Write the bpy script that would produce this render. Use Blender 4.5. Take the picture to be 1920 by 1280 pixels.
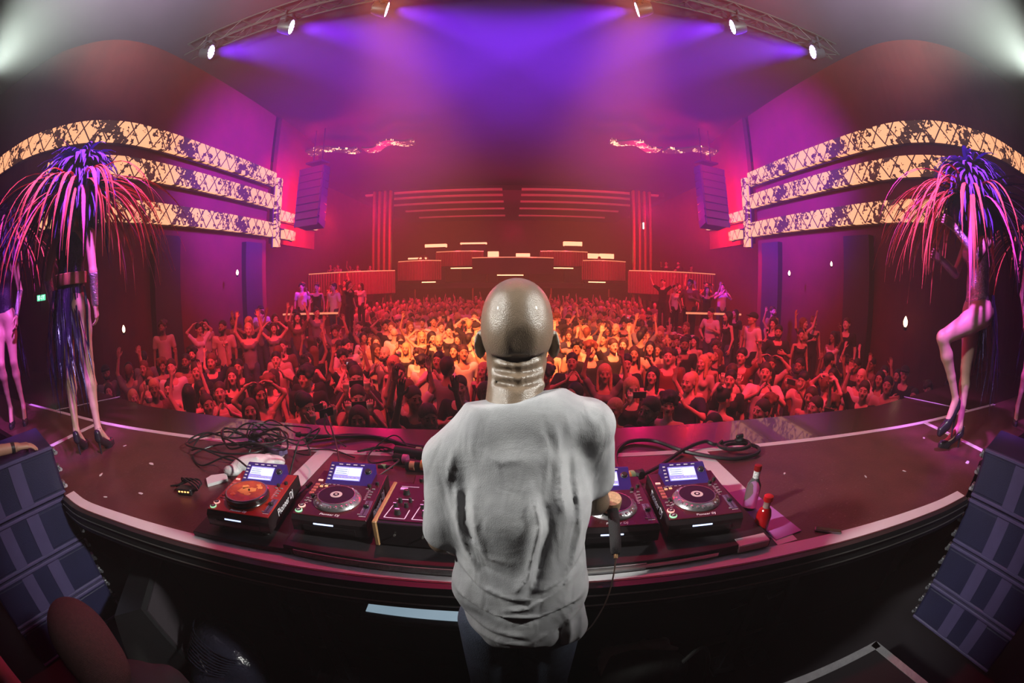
import bpy, bmesh, math, random
import numpy as np
from mathutils import Vector, Matrix, Euler

for _o in list(bpy.data.objects):
    bpy.data.objects.remove(_o)
SC = bpy.context.scene
COL = SC.collection
R = math.radians
PI = math.pi
rng = random.Random(11)

# ---------------------------------------------------------------- camera (15 mm equisolid fisheye on full frame)
CAM_Z = 1.92
cd = bpy.data.cameras.new('camera')
cd.type = 'PANO'
for holder in (cd, getattr(cd, 'cycles', None)):
    try:
        holder.panorama_type = 'FISHEYE_EQUISOLID'
        holder.fisheye_lens = 15.0
        holder.fisheye_fov = R(200)
    except Exception:
        pass
cd.sensor_width = 36.0
cd.clip_start = 0.02
cd.clip_end = 200
cam = bpy.data.objects.new('camera', cd)
COL.objects.link(cam)
cam.location = (0, 0, CAM_Z)
cam.rotation_euler = (R(90 - 8.6), 0, 0)
SC.camera = cam

# ---------------------------------------------------------------- view and sampling
SC.view_settings.view_transform = 'Standard'
SC.view_settings.look = 'None'
SC.view_settings.gamma = 1.0
SC.view_settings.use_curve_mapping = False
SC.view_settings.exposure = 0.0
cy = SC.cycles
cy.use_denoising = True
try:
    cy.denoiser = 'OPENIMAGEDENOISE'
except Exception:
    pass
cy.max_bounces = 3
cy.diffuse_bounces = 1
cy.glossy_bounces = 1
cy.transmission_bounces = 3
cy.transparent_max_bounces = 6
cy.volume_bounces = 0
cy.sample_clamp_indirect = 4.0
cy.sample_clamp_direct = 0.0
cy.caustics_reflective = False
cy.caustics_refractive = False
cy.use_adaptive_sampling = True
cy.adaptive_threshold = 0.03
cy.adaptive_min_samples = 16
cy.use_light_tree = True

world = bpy.data.worlds.new('dark_world')
SC.world = world
world.use_nodes = True
world.node_tree.nodes['Background'].inputs[0].default_value = (0.02, 0.0, 0.01, 1)
world.node_tree.nodes['Background'].inputs[1].default_value = 0.0
# thin even stage haze in the air of the hall
_vs = world.node_tree.nodes.new('ShaderNodeVolumeScatter')
_vs.inputs['Color'].default_value = (1, 1, 1, 1); _vs.inputs['Density'].default_value = 0.0105; _vs.inputs['Anisotropy'].default_value = 0.1
world.node_tree.links.new(_vs.outputs[0], world.node_tree.nodes['World Output'].inputs['Volume'])

# ---------------------------------------------------------------- lights
def aim(o, target):
    o.rotation_euler = (Vector(target) - o.location).to_track_quat('-Z', 'Y').to_euler()

def spot(name, loc, target, power, color, angle=40, blend=0.5, size=0.12):
    l = bpy.data.lights.new(name, 'SPOT')
    l.energy = power; l.color = color; l.spot_size = R(angle); l.spot_blend = blend; l.shadow_soft_size = size
    o = bpy.data.objects.new(name, l); COL.objects.link(o); o.location = loc; aim(o, target)
    return o

def area(name, loc, target, power, color, sx, sy):
    l = bpy.data.lights.new(name, 'AREA')
    l.energy = power; l.color = color; l.shape = 'RECTANGLE'; l.size = sx; l.size_y = sy
    o = bpy.data.objects.new(name, l); COL.objects.link(o); o.location = loc; aim(o, target)
    return o

def point(name, loc, power, color, size=0.3):
    l = bpy.data.lights.new(name, 'POINT')
    l.energy = power; l.color = color; l.shadow_soft_size = size
    o = bpy.data.objects.new(name, l); COL.objects.link(o); o.location = loc
    return o

RED = (1.0, 0.0, 0.12); ORANGE = (1.0, 0.21, 0.05); MAG = (0.74, 0.15, 1.0); VIO = (0.19, 0.02, 1.0); WHITE = (1.0, 1.0, 0.93)

# the six violet moving heads on the truss: (lamp position, aim direction)
WASH = []
for sx in (-1, 1):
    for (x, y, tx, ty, tz) in ((6.15, 5.9, 0.0, 7.9, 5.9), (4.2, 6.05, -0.6, 7.8, 5.9), (2.32, 6.2, -2.6, 7.9, 6.05)):
        WASH.append(((sx * x, y, 6.92), (sx * tx, ty, tz)))
for p, t in WASH:
    v = (Vector(t) - Vector(p)).normalized()
    spot('violet_wash_light', Vector(p) + v * 0.16, t, 20000, VIO, 36, 0.85, 0.13)
# two white follow lights far left and right, high up
for sx in (-1, 1):
    spot('white_follow_light', (sx * 5.2, 0.30, 4.9), (0, 1.06, 1.95), 2500, WHITE, 20.5, 1.0, 0.22)
    spot('white_corner_glow', (sx * 5.50, 0.72, 4.66), (sx * 5.40, 1.5, 6.1), 4600, (0.85, 1.0, 0.88), 118, 1.0, 0.12)  # added white light aimed away, only to glow in the corner haze
# magenta washes on the dancers
for sx in (-1, 1):
    spot('magenta_wash_light', (sx * 0.2, 0.6, 6.4), (sx * 3.5, 1.5, 1.9), 4200, MAG, 25, 0.8, 0.12)
# orange washes over the stage thrown onto the floor crowd, plus added red fills
for sx in (-1, 1):
    spot('orange_wash_light', (sx * 1.4, 3.0, 5.6), (sx * 0.8, 11.5, -1.9), 13000, ORANGE, 37, 1.0, 0.25)
    spot('red_crowd_fill', (sx * 2.2, 2.2, 6.6), (sx * 3.8, 8.0, -0.5), 3800, (1.0, 0.03, 0.06), 70, 1.0, 0.25)  # added red fill for the near crowd, no fixture modelled
    spot('red_wall_fill', (sx * 5.4, 10.5, 6.6), (sx * 8.2, 14.5, 2.5), 1800, (1.0, 0.005, 0.06), 90, 1.0, 0.25)  # unseen spot added to redden the wall and haze past the LED fold
    point('red_haze_fill_back', (sx * 6.0, 18.5, 5.0), 650, (1.0, 0.0, 0.14), 0.4)  # unseen point light added to colour the far haze crimson
    point('red_haze_fill_side', (sx * 6.7, 13.6, 4.1), 1000, (1.0, 0.02, 0.03), 0.4)  # added red glow in the haze beside the ribbons, no lamp there
point('red_haze_fill_hall', (0.0, 27.0, 4.8), 220, (1.0, 0.0, 0.12), 0.4)  # unseen red source added for the haze at the hall's end
# red wash from the truss onto the deck
for sx in (-1, 1):
    spot('red_deck_wash', (sx * 1.2, 5.4, 6.9), (sx * 2.0, 2.1, 0.9), 850, (1.0, 0.01, 0.10), 50, 1.0, 0.2)
# ---------------------------------------------------------------- materials
MATS = {}
def mat(name, col, rough=0.6, metal=0.0, emis=None, es=0.0, spec=0.5, noise=0.0, nscale=20.0, bump=0.0, bscale=60.0, trans=0.0, coat=0.0, sss=0.0, sheen=0.0):
    if name in MATS: return MATS[name]
    m = bpy.data.materials.new(name); m.use_nodes = True
    nt = m.node_tree; b = nt.nodes['Principled BSDF']
    b.inputs['Base Color'].default_value = (*col, 1)
    b.inputs['Roughness'].default_value = rough
    b.inputs['Metallic'].default_value = metal
    b.inputs['Specular IOR Level'].default_value = spec
    if trans: b.inputs['Transmission Weight'].default_value = trans
    if coat: b.inputs['Coat Weight'].default_value = coat
    if sheen: b.inputs['Sheen Weight'].default_value = sheen
    if emis is not None:
        b.inputs['Emission Color'].default_value = (*emis, 1); b.inputs['Emission Strength'].default_value = es
    if noise or bump:
        tc = nt.nodes.new('ShaderNodeTexCoord')
    if noise:
        n = nt.nodes.new('ShaderNodeTexNoise'); n.inputs['Scale'].default_value = nscale; n.inputs['Detail'].default_value = 4
        nt.links.new(tc.outputs['Object'], n.inputs['Vector'])
        r = nt.nodes.new('ShaderNodeMapRange'); r.inputs[3].default_value = 1 - noise; r.inputs[4].default_value = 1 + noise
        nt.links.new(n.outputs[0], r.inputs[0])
        mx = nt.nodes.new('ShaderNodeVectorMath'); mx.operation = 'SCALE'; mx.inputs[0].default_value = col
        nt.links.new(r.outputs[0], mx.inputs['Scale']); nt.links.new(mx.outputs[0], b.inputs['Base Color'])
    if bump:
        n2 = nt.nodes.new('ShaderNodeTexNoise'); n2.inputs['Scale'].default_value = bscale; n2.inputs['Detail'].default_value = 3
        nt.links.new(tc.outputs['Object'], n2.inputs['Vector'])
        bp = nt.nodes.new('ShaderNodeBump'); bp.inputs['Strength'].default_value = bump; bp.inputs['Distance'].default_value = 0.01
        nt.links.new(n2.outputs[0], bp.inputs['Height']); nt.links.new(bp.outputs[0], b.inputs['Normal'])
    MATS[name] = m
    return m

# ---------------------------------------------------------------- object helpers
def tag(o, label=None, cat=None, group=None, kind=None):
    if label: o['label'] = label
    if cat: o['category'] = cat
    if group: o['group'] = group
    if kind: o['kind'] = kind
    return o

def empty(name, loc=(0, 0, 0), rz=0.0, label=None, cat=None, group=None):
    o = bpy.data.objects.new(name, None); COL.objects.link(o)
    o.location = loc; o.rotation_euler = (0, 0, rz); o.empty_display_size = 0.1
    tag(o, label, cat, group)
    return o

class MB:
    def __init__(s): s.v = []; s.f = []; s.mi = []; s.m = 0
    def add(s, vs, fs, mi=None):
        n = len(s.v); s.v.extend([tuple(v) for v in vs])
        for f in fs: s.f.append(tuple(i + n for i in f)); s.mi.append(s.m if mi is None else mi)
    def box(s, c, d, rz=0.0, M=None, bev=0.0):
        x, y, z = d[0] / 2, d[1] / 2, d[2] / 2
        if bev > 0:
            b = min(bev, x * 0.9, y * 0.9, z * 0.9); vs = []
            for sx in (-1, 1):
                for sy in (-1, 1):
                    for sz in (-1, 1):
                        vs += [(sx * x, sy * (y - b), sz * (z - b)), (sx * (x - b), sy * y, sz * (z - b)), (sx * (x - b), sy * (y - b), sz * z)]
            bm = bmesh.new()
            for v in vs: bm.verts.new(v)
            bmesh.ops.convex_hull(bm, input=bm.verts)
            bm.verts.index_update(); vs = [v.co.copy() for v in bm.verts]; fs = [[v.index for v in f.verts] for f in bm.faces]; bm.free()
        else:
            vs = [(sx * x, sy * y, sz * z) for sx in (-1, 1) for sy in (-1, 1) for sz in (-1, 1)]
            fs = [(0, 1, 3, 2), (4, 6, 7, 5), (0, 4, 5, 1), (2, 3, 7, 6), (0, 2, 6, 4), (1, 5, 7, 3)]
        T = M if M is not None else Matrix.Rotation(rz, 4, 'Z')
        s.add([(T @ Vector(v)) + Vector(c) for v in vs], fs)
        return s
    def frame(s, d, i, upv=(0, 0, 1)):
        d = Vector(d).normalized(); u = Vector(upv)
        if abs(d.dot(u)) > 0.95: u = Vector((1, 0, 0))
        a = d.cross(u).normalized(); return a, a.cross(d).normalized()
    def tube(s, pts, r, n=8, cap=True):
        pts = [Vector(p) for p in pts]; rs = r if hasattr(r, '__len__') else [r] * len(pts)
        rings = []; a = b = None
        for i, p in enumerate(pts):
            d = pts[min(i + 1, len(pts) - 1)] - pts[max(i - 1, 0)]
            if d.length < 1e-9: d = Vector((0, 0, 1))
            d.normalize()
            if a is None: a, b = s.frame(d, i)
            else:
                a = (a - d * a.dot(d));
                if a.length < 1e-6: a, b = s.frame(d, i)
                a.normalize(); b = a.cross(d)
            rings.append([p + (a * math.cos(2 * PI * k / n) + b * math.sin(2 * PI * k / n)) * rs[i] for k in range(n)])
        vs = [v for rg in rings for v in rg]; fs = []
        for i in range(len(pts) - 1):
            for k in range(n):
                k2 = (k + 1) % n; fs.append((i * n + k, i * n + k2, (i + 1) * n + k2, (i + 1) * n + k))
        if cap: fs.append(tuple(range(n - 1, -1, -1))); fs.append(tuple((len(pts) - 1) * n + k for k in range(n)))
        s.add(vs, fs); return s
    def cyl(s, p0, p1, r0, r1=None, n=16): return s.tube([p0, p1], [r0, r0 if r1 is None else r1], n)
    def lathe(s, prof, c=(0, 0, 0), n=24, M=None, capd=True):
        vs = []; fs = []
        for (r, z) in prof:
            for k in range(n):
                v = Vector((r * math.cos(2 * PI * k / n), r * math.sin(2 * PI * k / n), z))
                if M is not None: v = M @ v
                vs.append(v + Vector(c))
        for i in range(len(prof) - 1):
            for k in range(n):
                k2 = (k + 1) % n; fs.append((i * n + k, i * n + k2, (i + 1) * n + k2, (i + 1) * n + k))
        if capd: fs.append(tuple(range(n - 1, -1, -1))); fs.append(tuple((len(prof) - 1) * n + k for k in range(n)))
        s.add(vs, fs); return s
    def prism(s, poly, z0, z1, M=None, c=(0, 0, 0)):
        n = len(poly); vs = [Vector((p[0], p[1], z)) for z in (z0, z1) for p in poly]
        if M is not None: vs = [M @ v for v in vs]
        vs = [v + Vector(c) for v in vs]
        fs = [tuple(range(n - 1, -1, -1)), tuple(range(n, 2 * n))] + [(i, (i + 1) % n, n + (i + 1) % n, n + i) for i in range(n)]
        s.add(vs, fs); return s
    def ribbon(s, path, z0, z1, th):   # plan path extruded upward with a thickness to the left of its direction
        L = []; Rr = []
        for i, p in enumerate(path):
            a = Vector(path[max(i - 1, 0)]); b = Vector(path[min(i + 1, len(path) - 1)]); d = (b - a).normalized(); nrm = Vector((-d.y, d.x))
            L.append(Vector(p) + nrm * th); Rr.append(Vector(p))
        n = len(path); vs = []
        za = z0 if hasattr(z0, '__len__') else [z0] * n; zb = z1 if hasattr(z1, '__len__') else [z1] * n
        for i in range(n): vs += [(*Rr[i], za[i]), (*Rr[i], zb[i]), (*L[i], zb[i]), (*L[i], za[i])]
        fs = []
        for i in range(n - 1):
            for k in range(4):
                k2 = (k + 1) % 4; fs.append((i * 4 + k, (i + 1) * 4 + k, (i + 1) * 4 + k2, i * 4 + k2))
        fs.append((0, 1, 2, 3)); fs.append(tuple((n - 1) * 4 + k for k in (3, 2, 1, 0)))
        s.add(vs, fs); return s
    def build(s, name, mats, parent=None, smooth=False, loc=None, rot=None, recalc=True):
        me = bpy.data.meshes.new(name); me.from_pydata(s.v, [], s.f)
        if not isinstance(mats, (list, tuple)): mats = [mats]
        for m in mats: me.materials.append(m)
        if len(mats) > 1: me.polygons.foreach_set('material_index', s.mi)
        if recalc:
            bm = bmesh.new(); bm.from_mesh(me); bmesh.ops.recalc_face_normals(bm, faces=bm.faces); bm.to_mesh(me); bm.free()
        if smooth:
            me.polygons.foreach_set('use_smooth', [True] * len(me.polygons))
            try: me.set_sharp_from_angle(angle=R(38))
            except Exception: pass
        o = bpy.data.objects.new(name, me); COL.objects.link(o)
        if parent is not None: o.parent = parent
        if loc is not None: o.location = loc
        if rot is not None: o.rotation_euler = rot
        return o

def copy_tree(o, parent=None):
    c = o.copy(); COL.objects.link(c); c.parent = parent
    for ch in [x for x in o.children]: copy_tree(ch, c)
    return c

def text_mesh(name, body, size, m, parent, M, extrude=0.0006, align='CENTER', shear=0.0):
    cu = bpy.data.curves.new('lettering', 'FONT'); cu.body = body; cu.size = size; cu.extrude = extrude; cu.align_x = align; cu.align_y = 'CENTER'; cu.resolution_u = 3; cu.shear = shear
    t = bpy.data.objects.new('lettering', cu); COL.objects.link(t)
    dg = bpy.context.evaluated_depsgraph_get(); me = bpy.data.meshes.new_from_object(t.evaluated_get(dg)); me.name = name
    bpy.data.objects.remove(t); bpy.data.curves.remove(cu)
    me.transform(M); me.materials.clear(); me.materials.append(m)
    o = bpy.data.objects.new(name, me); COL.objects.link(o)
    if parent is not None: o.parent = parent
    return o

def bez(pts, n=8):   # Catmull-Rom through the points
    P = [Vector(p) for p in pts]; P = [P[0] * 2 - P[1]] + P + [P[-1] * 2 - P[-2]]; out = []
    for i in range(1, len(P) - 2):
        for k in range(n):
            t = k / n; a, b, c, d = P[i - 1], P[i], P[i + 1], P[i + 2]
            out.append(0.5 * ((2 * b) + (c - a) * t + (2 * a - 5 * b + 4 * c - d) * t * t + (3 * b - a - 3 * c + d) * t ** 3))
    out.append(P[-2]); return out

# ---------------------------------------------------------------- smooth-union solids, meshed with surface nets
# prim: (kind, a, b, ra, rb, k, sign, scale)   kind 'c' = tapered capsule, 'e' = ellipsoid (b = radii, ra = rotation Matrix or None)
def cap(a, b, ra, rb=None, k=0.02, sc=(1, 1, 1), sub=False): return ('c', a, b, ra, ra if rb is None else rb, k, sub, sc)
def ell(c, r, k=0.02, rot=None, sub=False): return ('e', c, r, rot, None, k, sub, None)

def field_mesh(prims, vox, name='solid', clip=None, warp=None, smooth=1, smooth_shade=True):
    lo = np.array([1e9] * 3); hi = -lo
    bbs = []
    for p in prims:
        if p[0] == 'c':
            a = np.array(p[1], float); b = np.array(p[2], float); r = max(p[3], p[4]) * np.array(p[7], float)
            l = np.minimum(a, b) - r; h = np.maximum(a, b) + r
        else:
            c = np.array(p[1], float); r = np.array(p[2], float)
            if p[3] is not None: r = np.array([max(r)] * 3)
            l = c - r; h = c + r
        bbs.append((l, h))
        if not p[6]: lo = np.minimum(lo, l); hi = np.maximum(hi, h)
    if clip is not None:
        lo = np.maximum(lo, np.array(clip[0])); hi = np.minimum(hi, np.array(clip[1]))
    lo -= vox * 3; hi += vox * 3
    n = np.ceil((hi - lo) / vox).astype(int) + 1
    ax = [lo[i] + vox * np.arange(n[i]) for i in range(3)]
    F = np.full(n, 0.3, np.float32)
    for p, (l, h) in zip(prims, bbs):
        k = p[5]; mg = k + vox * 3
        s = [slice(max(0, int((l[i] - mg - lo[i]) / vox)), min(n[i], int((h[i] + mg - lo[i]) / vox) + 2)) for i in range(3)]
        if any(q.stop <= q.start for q in s): continue
        X, Y, Z = np.meshgrid(ax[0][s[0]], ax[1][s[1]], ax[2][s[2]], indexing='ij')
        if p[0] == 'c':
            a = np.array(p[1], float); b = np.array(p[2], float); d = b - a; dd = max(float(d @ d), 1e-12)
            t = np.clip(((X - a[0]) * d[0] + (Y - a[1]) * d[1] + (Z - a[2]) * d[2]) / dd, 0, 1)
            sc = p[7]
            q = np.sqrt(((X - a[0] - t * d[0]) / sc[0]) ** 2 + ((Y - a[1] - t * d[1]) / sc[1]) ** 2 + ((Z - a[2] - t * d[2]) / sc[2]) ** 2)
            D = (q - (p[3] + (p[4] - p[3]) * t)) * min(1.0, min(sc) ** 0.5)
        else:
            c = p[1]; r = p[2]; x, y, z = X - c[0], Y - c[1], Z - c[2]
            if p[3] is not None:
                Mi = p[3].inverted(); x, y, z = (Mi[0][0] * x + Mi[0][1] * y + Mi[0][2] * z, Mi[1][0] * x + Mi[1][1] * y + Mi[1][2] * z, Mi[2][0] * x + Mi[2][1] * y + Mi[2][2] * z)
            k0 = np.sqrt((x / r[0]) ** 2 + (y / r[1]) ** 2 + (z / r[2]) ** 2); k1 = np.sqrt((x / r[0] ** 2) ** 2 + (y / r[1] ** 2) ** 2 + (z / r[2] ** 2) ** 2)
            D = k0 * (k0 - 1) / np.maximum(k1, 1e-6)
        D = D.astype(np.float32); f = F[s[0], s[1], s[2]]
        if p[6]:
            D = -D
            hh = np.clip(0.5 - 0.5 * (f - D) / max(k, 1e-5) * 1.0, 0, 1); F[s[0], s[1], s[2]] = f * (1 - hh) + D * hh + k * hh * (1 - hh)
        else:
            hh = np.clip(0.5 + 0.5 * (f - D) / max(k, 1e-5), 0, 1); F[s[0], s[1], s[2]] = f * (1 - hh) + D * hh - k * hh * (1 - hh)
    if warp is not None or clip is not None:
        X, Y, Z = np.meshgrid(ax[0], ax[1], ax[2], indexing='ij')
        if warp is not None: F = warp(F, X, Y, Z)
        if clip is not None:
            for i, A in enumerate((X, Y, Z)): F = np.maximum(F, np.maximum(clip[0][i] - A, A - clip[1][i]))
    F[0] = F[-1] = 0.3; F[:, 0] = F[:, -1] = 0.3; F[:, :, 0] = F[:, :, -1] = 0.3
    S = F < 0
    c8 = [S[dx:n[0] - 1 + dx, dy:n[1] - 1 + dy, dz:n[2] - 1 + dz] for dx in (0, 1) for dy in (0, 1) for dz in (0, 1)]
    anyv = np.logical_or.reduce(c8); allv = np.logical_and.reduce(c8); mixed = anyv & ~allv
    idx = np.argwhere(mixed); m = len(idx)
    num = np.full(mixed.shape, -1, np.int64); num[mixed] = np.arange(m)
    acc = np.zeros((m, 3)); cnt = np.zeros(m)
    offs = [(dx, dy, dz) for dx in (0, 1) for dy in (0, 1) for dz in (0, 1)]
    val = {o: F[idx[:, 0] + o[0], idx[:, 1] + o[1], idx[:, 2] + o[2]] for o in offs}
    for o in offs:
        for axs in range(3):
            if o[axs] == 0:
                o2 = list(o); o2[axs] = 1; o2 = tuple(o2); a, b = val[o], val[o2]
                mk = (a < 0) != (b < 0); t = np.where(mk, a / np.where(mk, a - b, 1), 0)
                pos = np.array(o, float)[None, :].repeat(m, 0); pos[:, axs] = t
                acc[mk] += pos[mk]; cnt[mk] += 1
    V = (idx + acc / np.maximum(cnt, 1)[:, None]) * vox + lo
    quads = []
    for axs in range(3):
        sl0 = [slice(1, n[i] - 1) for i in range(3)]; sl0[axs] = slice(0, n[axs] - 1)
        sl1 = list(sl0); sl1[axs] = slice(1, n[axs])
        A = S[tuple(sl0)]; B = S[tuple(sl1)]; e = np.argwhere(A != B)
        fl = A[e[:, 0], e[:, 1], e[:, 2]]
        e = e + np.array([0 if i == axs else 1 for i in range(3)])
        u, w = (axs + 1) % 3, (axs + 2) % 3
        def cell(du, dw):
            q = e.copy(); q[:, u] -= du; q[:, w] -= dw; return num[q[:, 0], q[:, 1], q[:, 2]]
        Q = np.stack([cell(0, 0), cell(1, 0), cell(1, 1), cell(0, 1)], 1)
        Q[~fl] = Q[~fl][:, ::-1]
        quads.append(Q)
    Q = np.concatenate(quads)
    Q = Q[(Q >= 0).all(1)]
    for _ in range(smooth):
        s = np.zeros_like(V); c = np.zeros(len(V))
        for i, j in ((0, 1), (1, 2), (2, 3), (3, 0)):
            np.add.at(s, Q[:, i], V[Q[:, j]]); np.add.at(s, Q[:, j], V[Q[:, i]]); np.add.at(c, Q[:, i], 1); np.add.at(c, Q[:, j], 1)
        V = V * 0.5 + 0.5 * s / np.maximum(c, 1)[:, None]
    return V, Q

def np_mesh(name, parts, mats, assign=None):
    """parts: list of (V, Q, material index); one mesh."""
    Vs = []; Qs = []; mi = []; n = 0
    for V, Q, m in parts:
        Vs.append(V); Qs.append(Q + n); mi.append(np.full(len(Q), m) if np.isscalar(m) else m); n += len(V)
    V = np.concatenate(Vs); Q = np.concatenate(Qs); mi = np.concatenate(mi)
    me = bpy.data.meshes.new(name)
    me.vertices.add(len(V)); me.vertices.foreach_set('co', V.astype(np.float32).ravel())
    me.loops.add(len(Q) * 4); me.loops.foreach_set('vertex_index', Q.astype(np.int32).ravel())
    me.polygons.add(len(Q)); me.polygons.foreach_set('loop_start', np.arange(0, len(Q) * 4, 4, dtype=np.int32))
    try: me.polygons.foreach_set('loop_total', np.full(len(Q), 4, dtype=np.int32))
    except Exception: pass
    me.polygons.foreach_set('material_index', mi.astype(np.int32)); me.polygons.foreach_set('use_smooth', np.ones(len(Q), dtype=bool))
    for m in mats: me.materials.append(m)
    me.update(calc_edges=True); me.validate()
    return me

def add_obj(name, me, parent=None, loc=None, rz=None):
    o = bpy.data.objects.new(name, me); COL.objects.link(o)
    if parent is not None: o.parent = parent
    if loc is not None: o.location = loc
    if rz is not None: o.rotation_euler = (0, 0, rz)
    return o
# ================================================================ the hall
M_black = mat('black_paint', (0.022, 0.018, 0.022), 0.6, noise=0.3, nscale=3)
M_wall = mat('dark_wall_panels', (0.14, 0.010, 0.009), 0.75, noise=0.3, nscale=2, bump=0.3, bscale=8)
M_ceil = mat('dark_ceiling', (0.045, 0.02, 0.045), 0.8, noise=0.3, nscale=1)
M_floor = mat('dark_dance_floor', (0.05, 0.03, 0.03), 0.4, noise=0.3, nscale=4)
M_gold = mat('brass_fins', (0.55, 0.33, 0.16), 0.35, 0.8, noise=0.2, nscale=8)
M_goldd = mat('fluted_copper_panel', (0.42, 0.24, 0.15), 0.5, 0.3, noise=0.2, nscale=12)
M_rail = mat('glowing_brass_rail', (0.80, 0.60, 0.40), 0.25, 0.9, noise=0.1, emis=(1.0, 0.32, 0.16), es=0.9)  # brass with an orange glow put into the material
M_glow = mat('warm_strip_light', (0.9, 0.6, 0.4), 0.5, emis=(1.0, 0.40, 0.18), es=5.0, noise=0.05)

def st(o): o['kind'] = 'structure'; return o

FZ = -0.9     # dance floor
CZ = 7.6      # ceiling
st(MB().box((0, 20, FZ - 0.1), (26, 36.5, 0.2)).build('floor', M_floor))
st(MB().box((0, -0.6, -0.06), (13, 4.0, 0.12)).build('floor_pit', M_black))
st(MB().box((0, 17, CZ + 0.1), (26, 42, 0.2)).build('ceiling', M_ceil))
st(MB().box((0, 38.1, 3.4), (26, 0.2, 8.8)).build('wall_back', M_wall))
st(MB().box((0, -3.4, 3.3), (26, 0.2, 9.0)).build('wall_front', M_black))

# plan line of the left LED wall; mirrored for the right
WPL = [(-12.2, -3.3), (-12.2, 2.4), (-11.2, 2.75), (-9.6, 3.2), (-8.75, 3.65), (-8.0, 4.3), (-7.55, 5.2), (-7.40, 6.4), (-7.36, 8.0), (-7.36, 9.8), (-7.40, 11.3), (-7.42, 11.7)]
def plan(pts, n=6): return [(p.x, p.y) for p in bez([(a, b, 0) for a, b in pts], n)]
for sx, nm in ((-1, 'left'), (1, 'right')):
    w = plan([(x - 0.30, y) for x, y in WPL[1:]], 5)
    w = [(-12.5, -3.3)] + w + [(-7.85, 11.9), (-10.8, 12.0), (-10.8, 38.0)]
    if sx > 0: w = [(-x, y) for x, y in w][::-1]
    st(MB().ribbon(w, FZ, CZ, 0.2).build('wall_' + nm, M_wall))

# LED pattern material: diamond lattice and torn dark blotches, from the local metre coordinates (uv)
def led_mat(name, strength, cover=0.52, dens=1.0):
    m = bpy.data.materials.new(name); m.use_nodes = True; nt = m.node_tree; N = nt.nodes; L = nt.links
    b = N['Principled BSDF']; b.inputs['Base Color'].default_value = (0.02, 0.01, 0.01, 1); b.inputs['Roughness'].default_value = 0.5
    uv = N.new('ShaderNodeUVMap'); sep = N.new('ShaderNodeSeparateXYZ'); L.new(uv.outputs[0], sep.inputs[0])
    def mth(op, a, c=None):
        n = N.new('ShaderNodeMath'); n.operation = op
        for i, q in enumerate((a, c)):
            if q is None: continue
            if isinstance(q, (int, float)): n.inputs[i].default_value = q
            else: L.new(q, n.inputs[i])
        return n.outputs[0]
    u, v = sep.outputs[0], sep.outputs[1]
    s1 = mth('MULTIPLY', u, 2.3 * dens); v1 = mth('MULTIPLY', v, 1.75 * dens)
    def line(x):
        f = mth('FRACT', x); return mth('GREATER_THAN', mth('ABSOLUTE', mth('SUBTRACT', f, 0.5)), 0.045)
    g = mth('MULTIPLY', line(mth('ADD', s1, v1)), line(mth('SUBTRACT', s1, v1)))
    mp = N.new('ShaderNodeMapping'); mp.inputs['Scale'].default_value = (2.3, 2.6, 1); L.new(uv.outputs[0], mp.inputs[0])
    n1 = N.new('ShaderNodeTexNoise'); n1.inputs['Scale'].default_value = 0.55; n1.inputs['Detail'].default_value = 1; L.new(mp.outputs[0], n1.inputs['Vector'])
    vo = N.new('ShaderNodeTexVoronoi'); vo.feature = 'DISTANCE_TO_EDGE'; vo.inputs['Scale'].default_value = 3.2; vo.inputs['Randomness'].default_value = 1
    n2 = N.new('ShaderNodeTexNoise'); n2.inputs['Scale'].default_value = 2.6; n2.inputs['Detail'].default_value = 3; n2.inputs['Roughness'].default_value = 0.6; L.new(mp.outputs[0], n2.inputs['Vector'])
    L.new(mp.outputs[0], vo.inputs['Vector'])
    torn = mth('ADD', mth('MULTIPLY', n2.outputs[0], 0.60), mth('MULTIPLY', n1.outputs[0], 0.55))
    torn = mth('ADD', torn, mth('MULTIPLY', vo.outputs[0], -0.22))
    t = mth('LESS_THAN', torn, cover)
    on = mth('MULTIPLY', g, t)
    nn = N.new('ShaderNodeTexNoise'); nn.inputs['Scale'].default_value = 0.35; L.new(uv.outputs[0], nn.inputs['Vector'])
    cr = N.new('ShaderNodeMix'); cr.data_type = 'RGBA'; L.new(nn.outputs[0], cr.inputs[0]); cr.inputs[6].default_value = (1.0, 0.34, 0.14, 1); cr.inputs[7].default_value = (1.0, 0.52, 0.28, 1)
    L.new(cr.outputs[2], b.inputs['Emission Color'])
    st_ = mth('ADD', mth('MULTIPLY', on, strength), 0.05); L.new(st_, b.inputs['Emission Strength'])
    return m
M_led = led_mat('led_mesh_picture', 1.25, 0.575)
M_led2 = led_mat('led_ceiling_picture', 3.5, 0.47, 1.2)

def uv_ribbon(path, z0, z1, th, name, m, parent=None):
    mb = MB().ribbon(path, z0, z1, th); o = mb.build(name, m, parent, recalc=False)
    me = o.data; uvl = me.uv_layers.new(name='UVMap'); dist = [0]
    for i in range(1, len(path)): dist.append(dist[-1] + math.dist(path[i], path[i - 1]))
    for lp in me.loops: vi = lp.vertex_index; uvl.data[lp.index].uv = (dist[vi // 4], me.vertices[vi].co.z)
    return o

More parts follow.
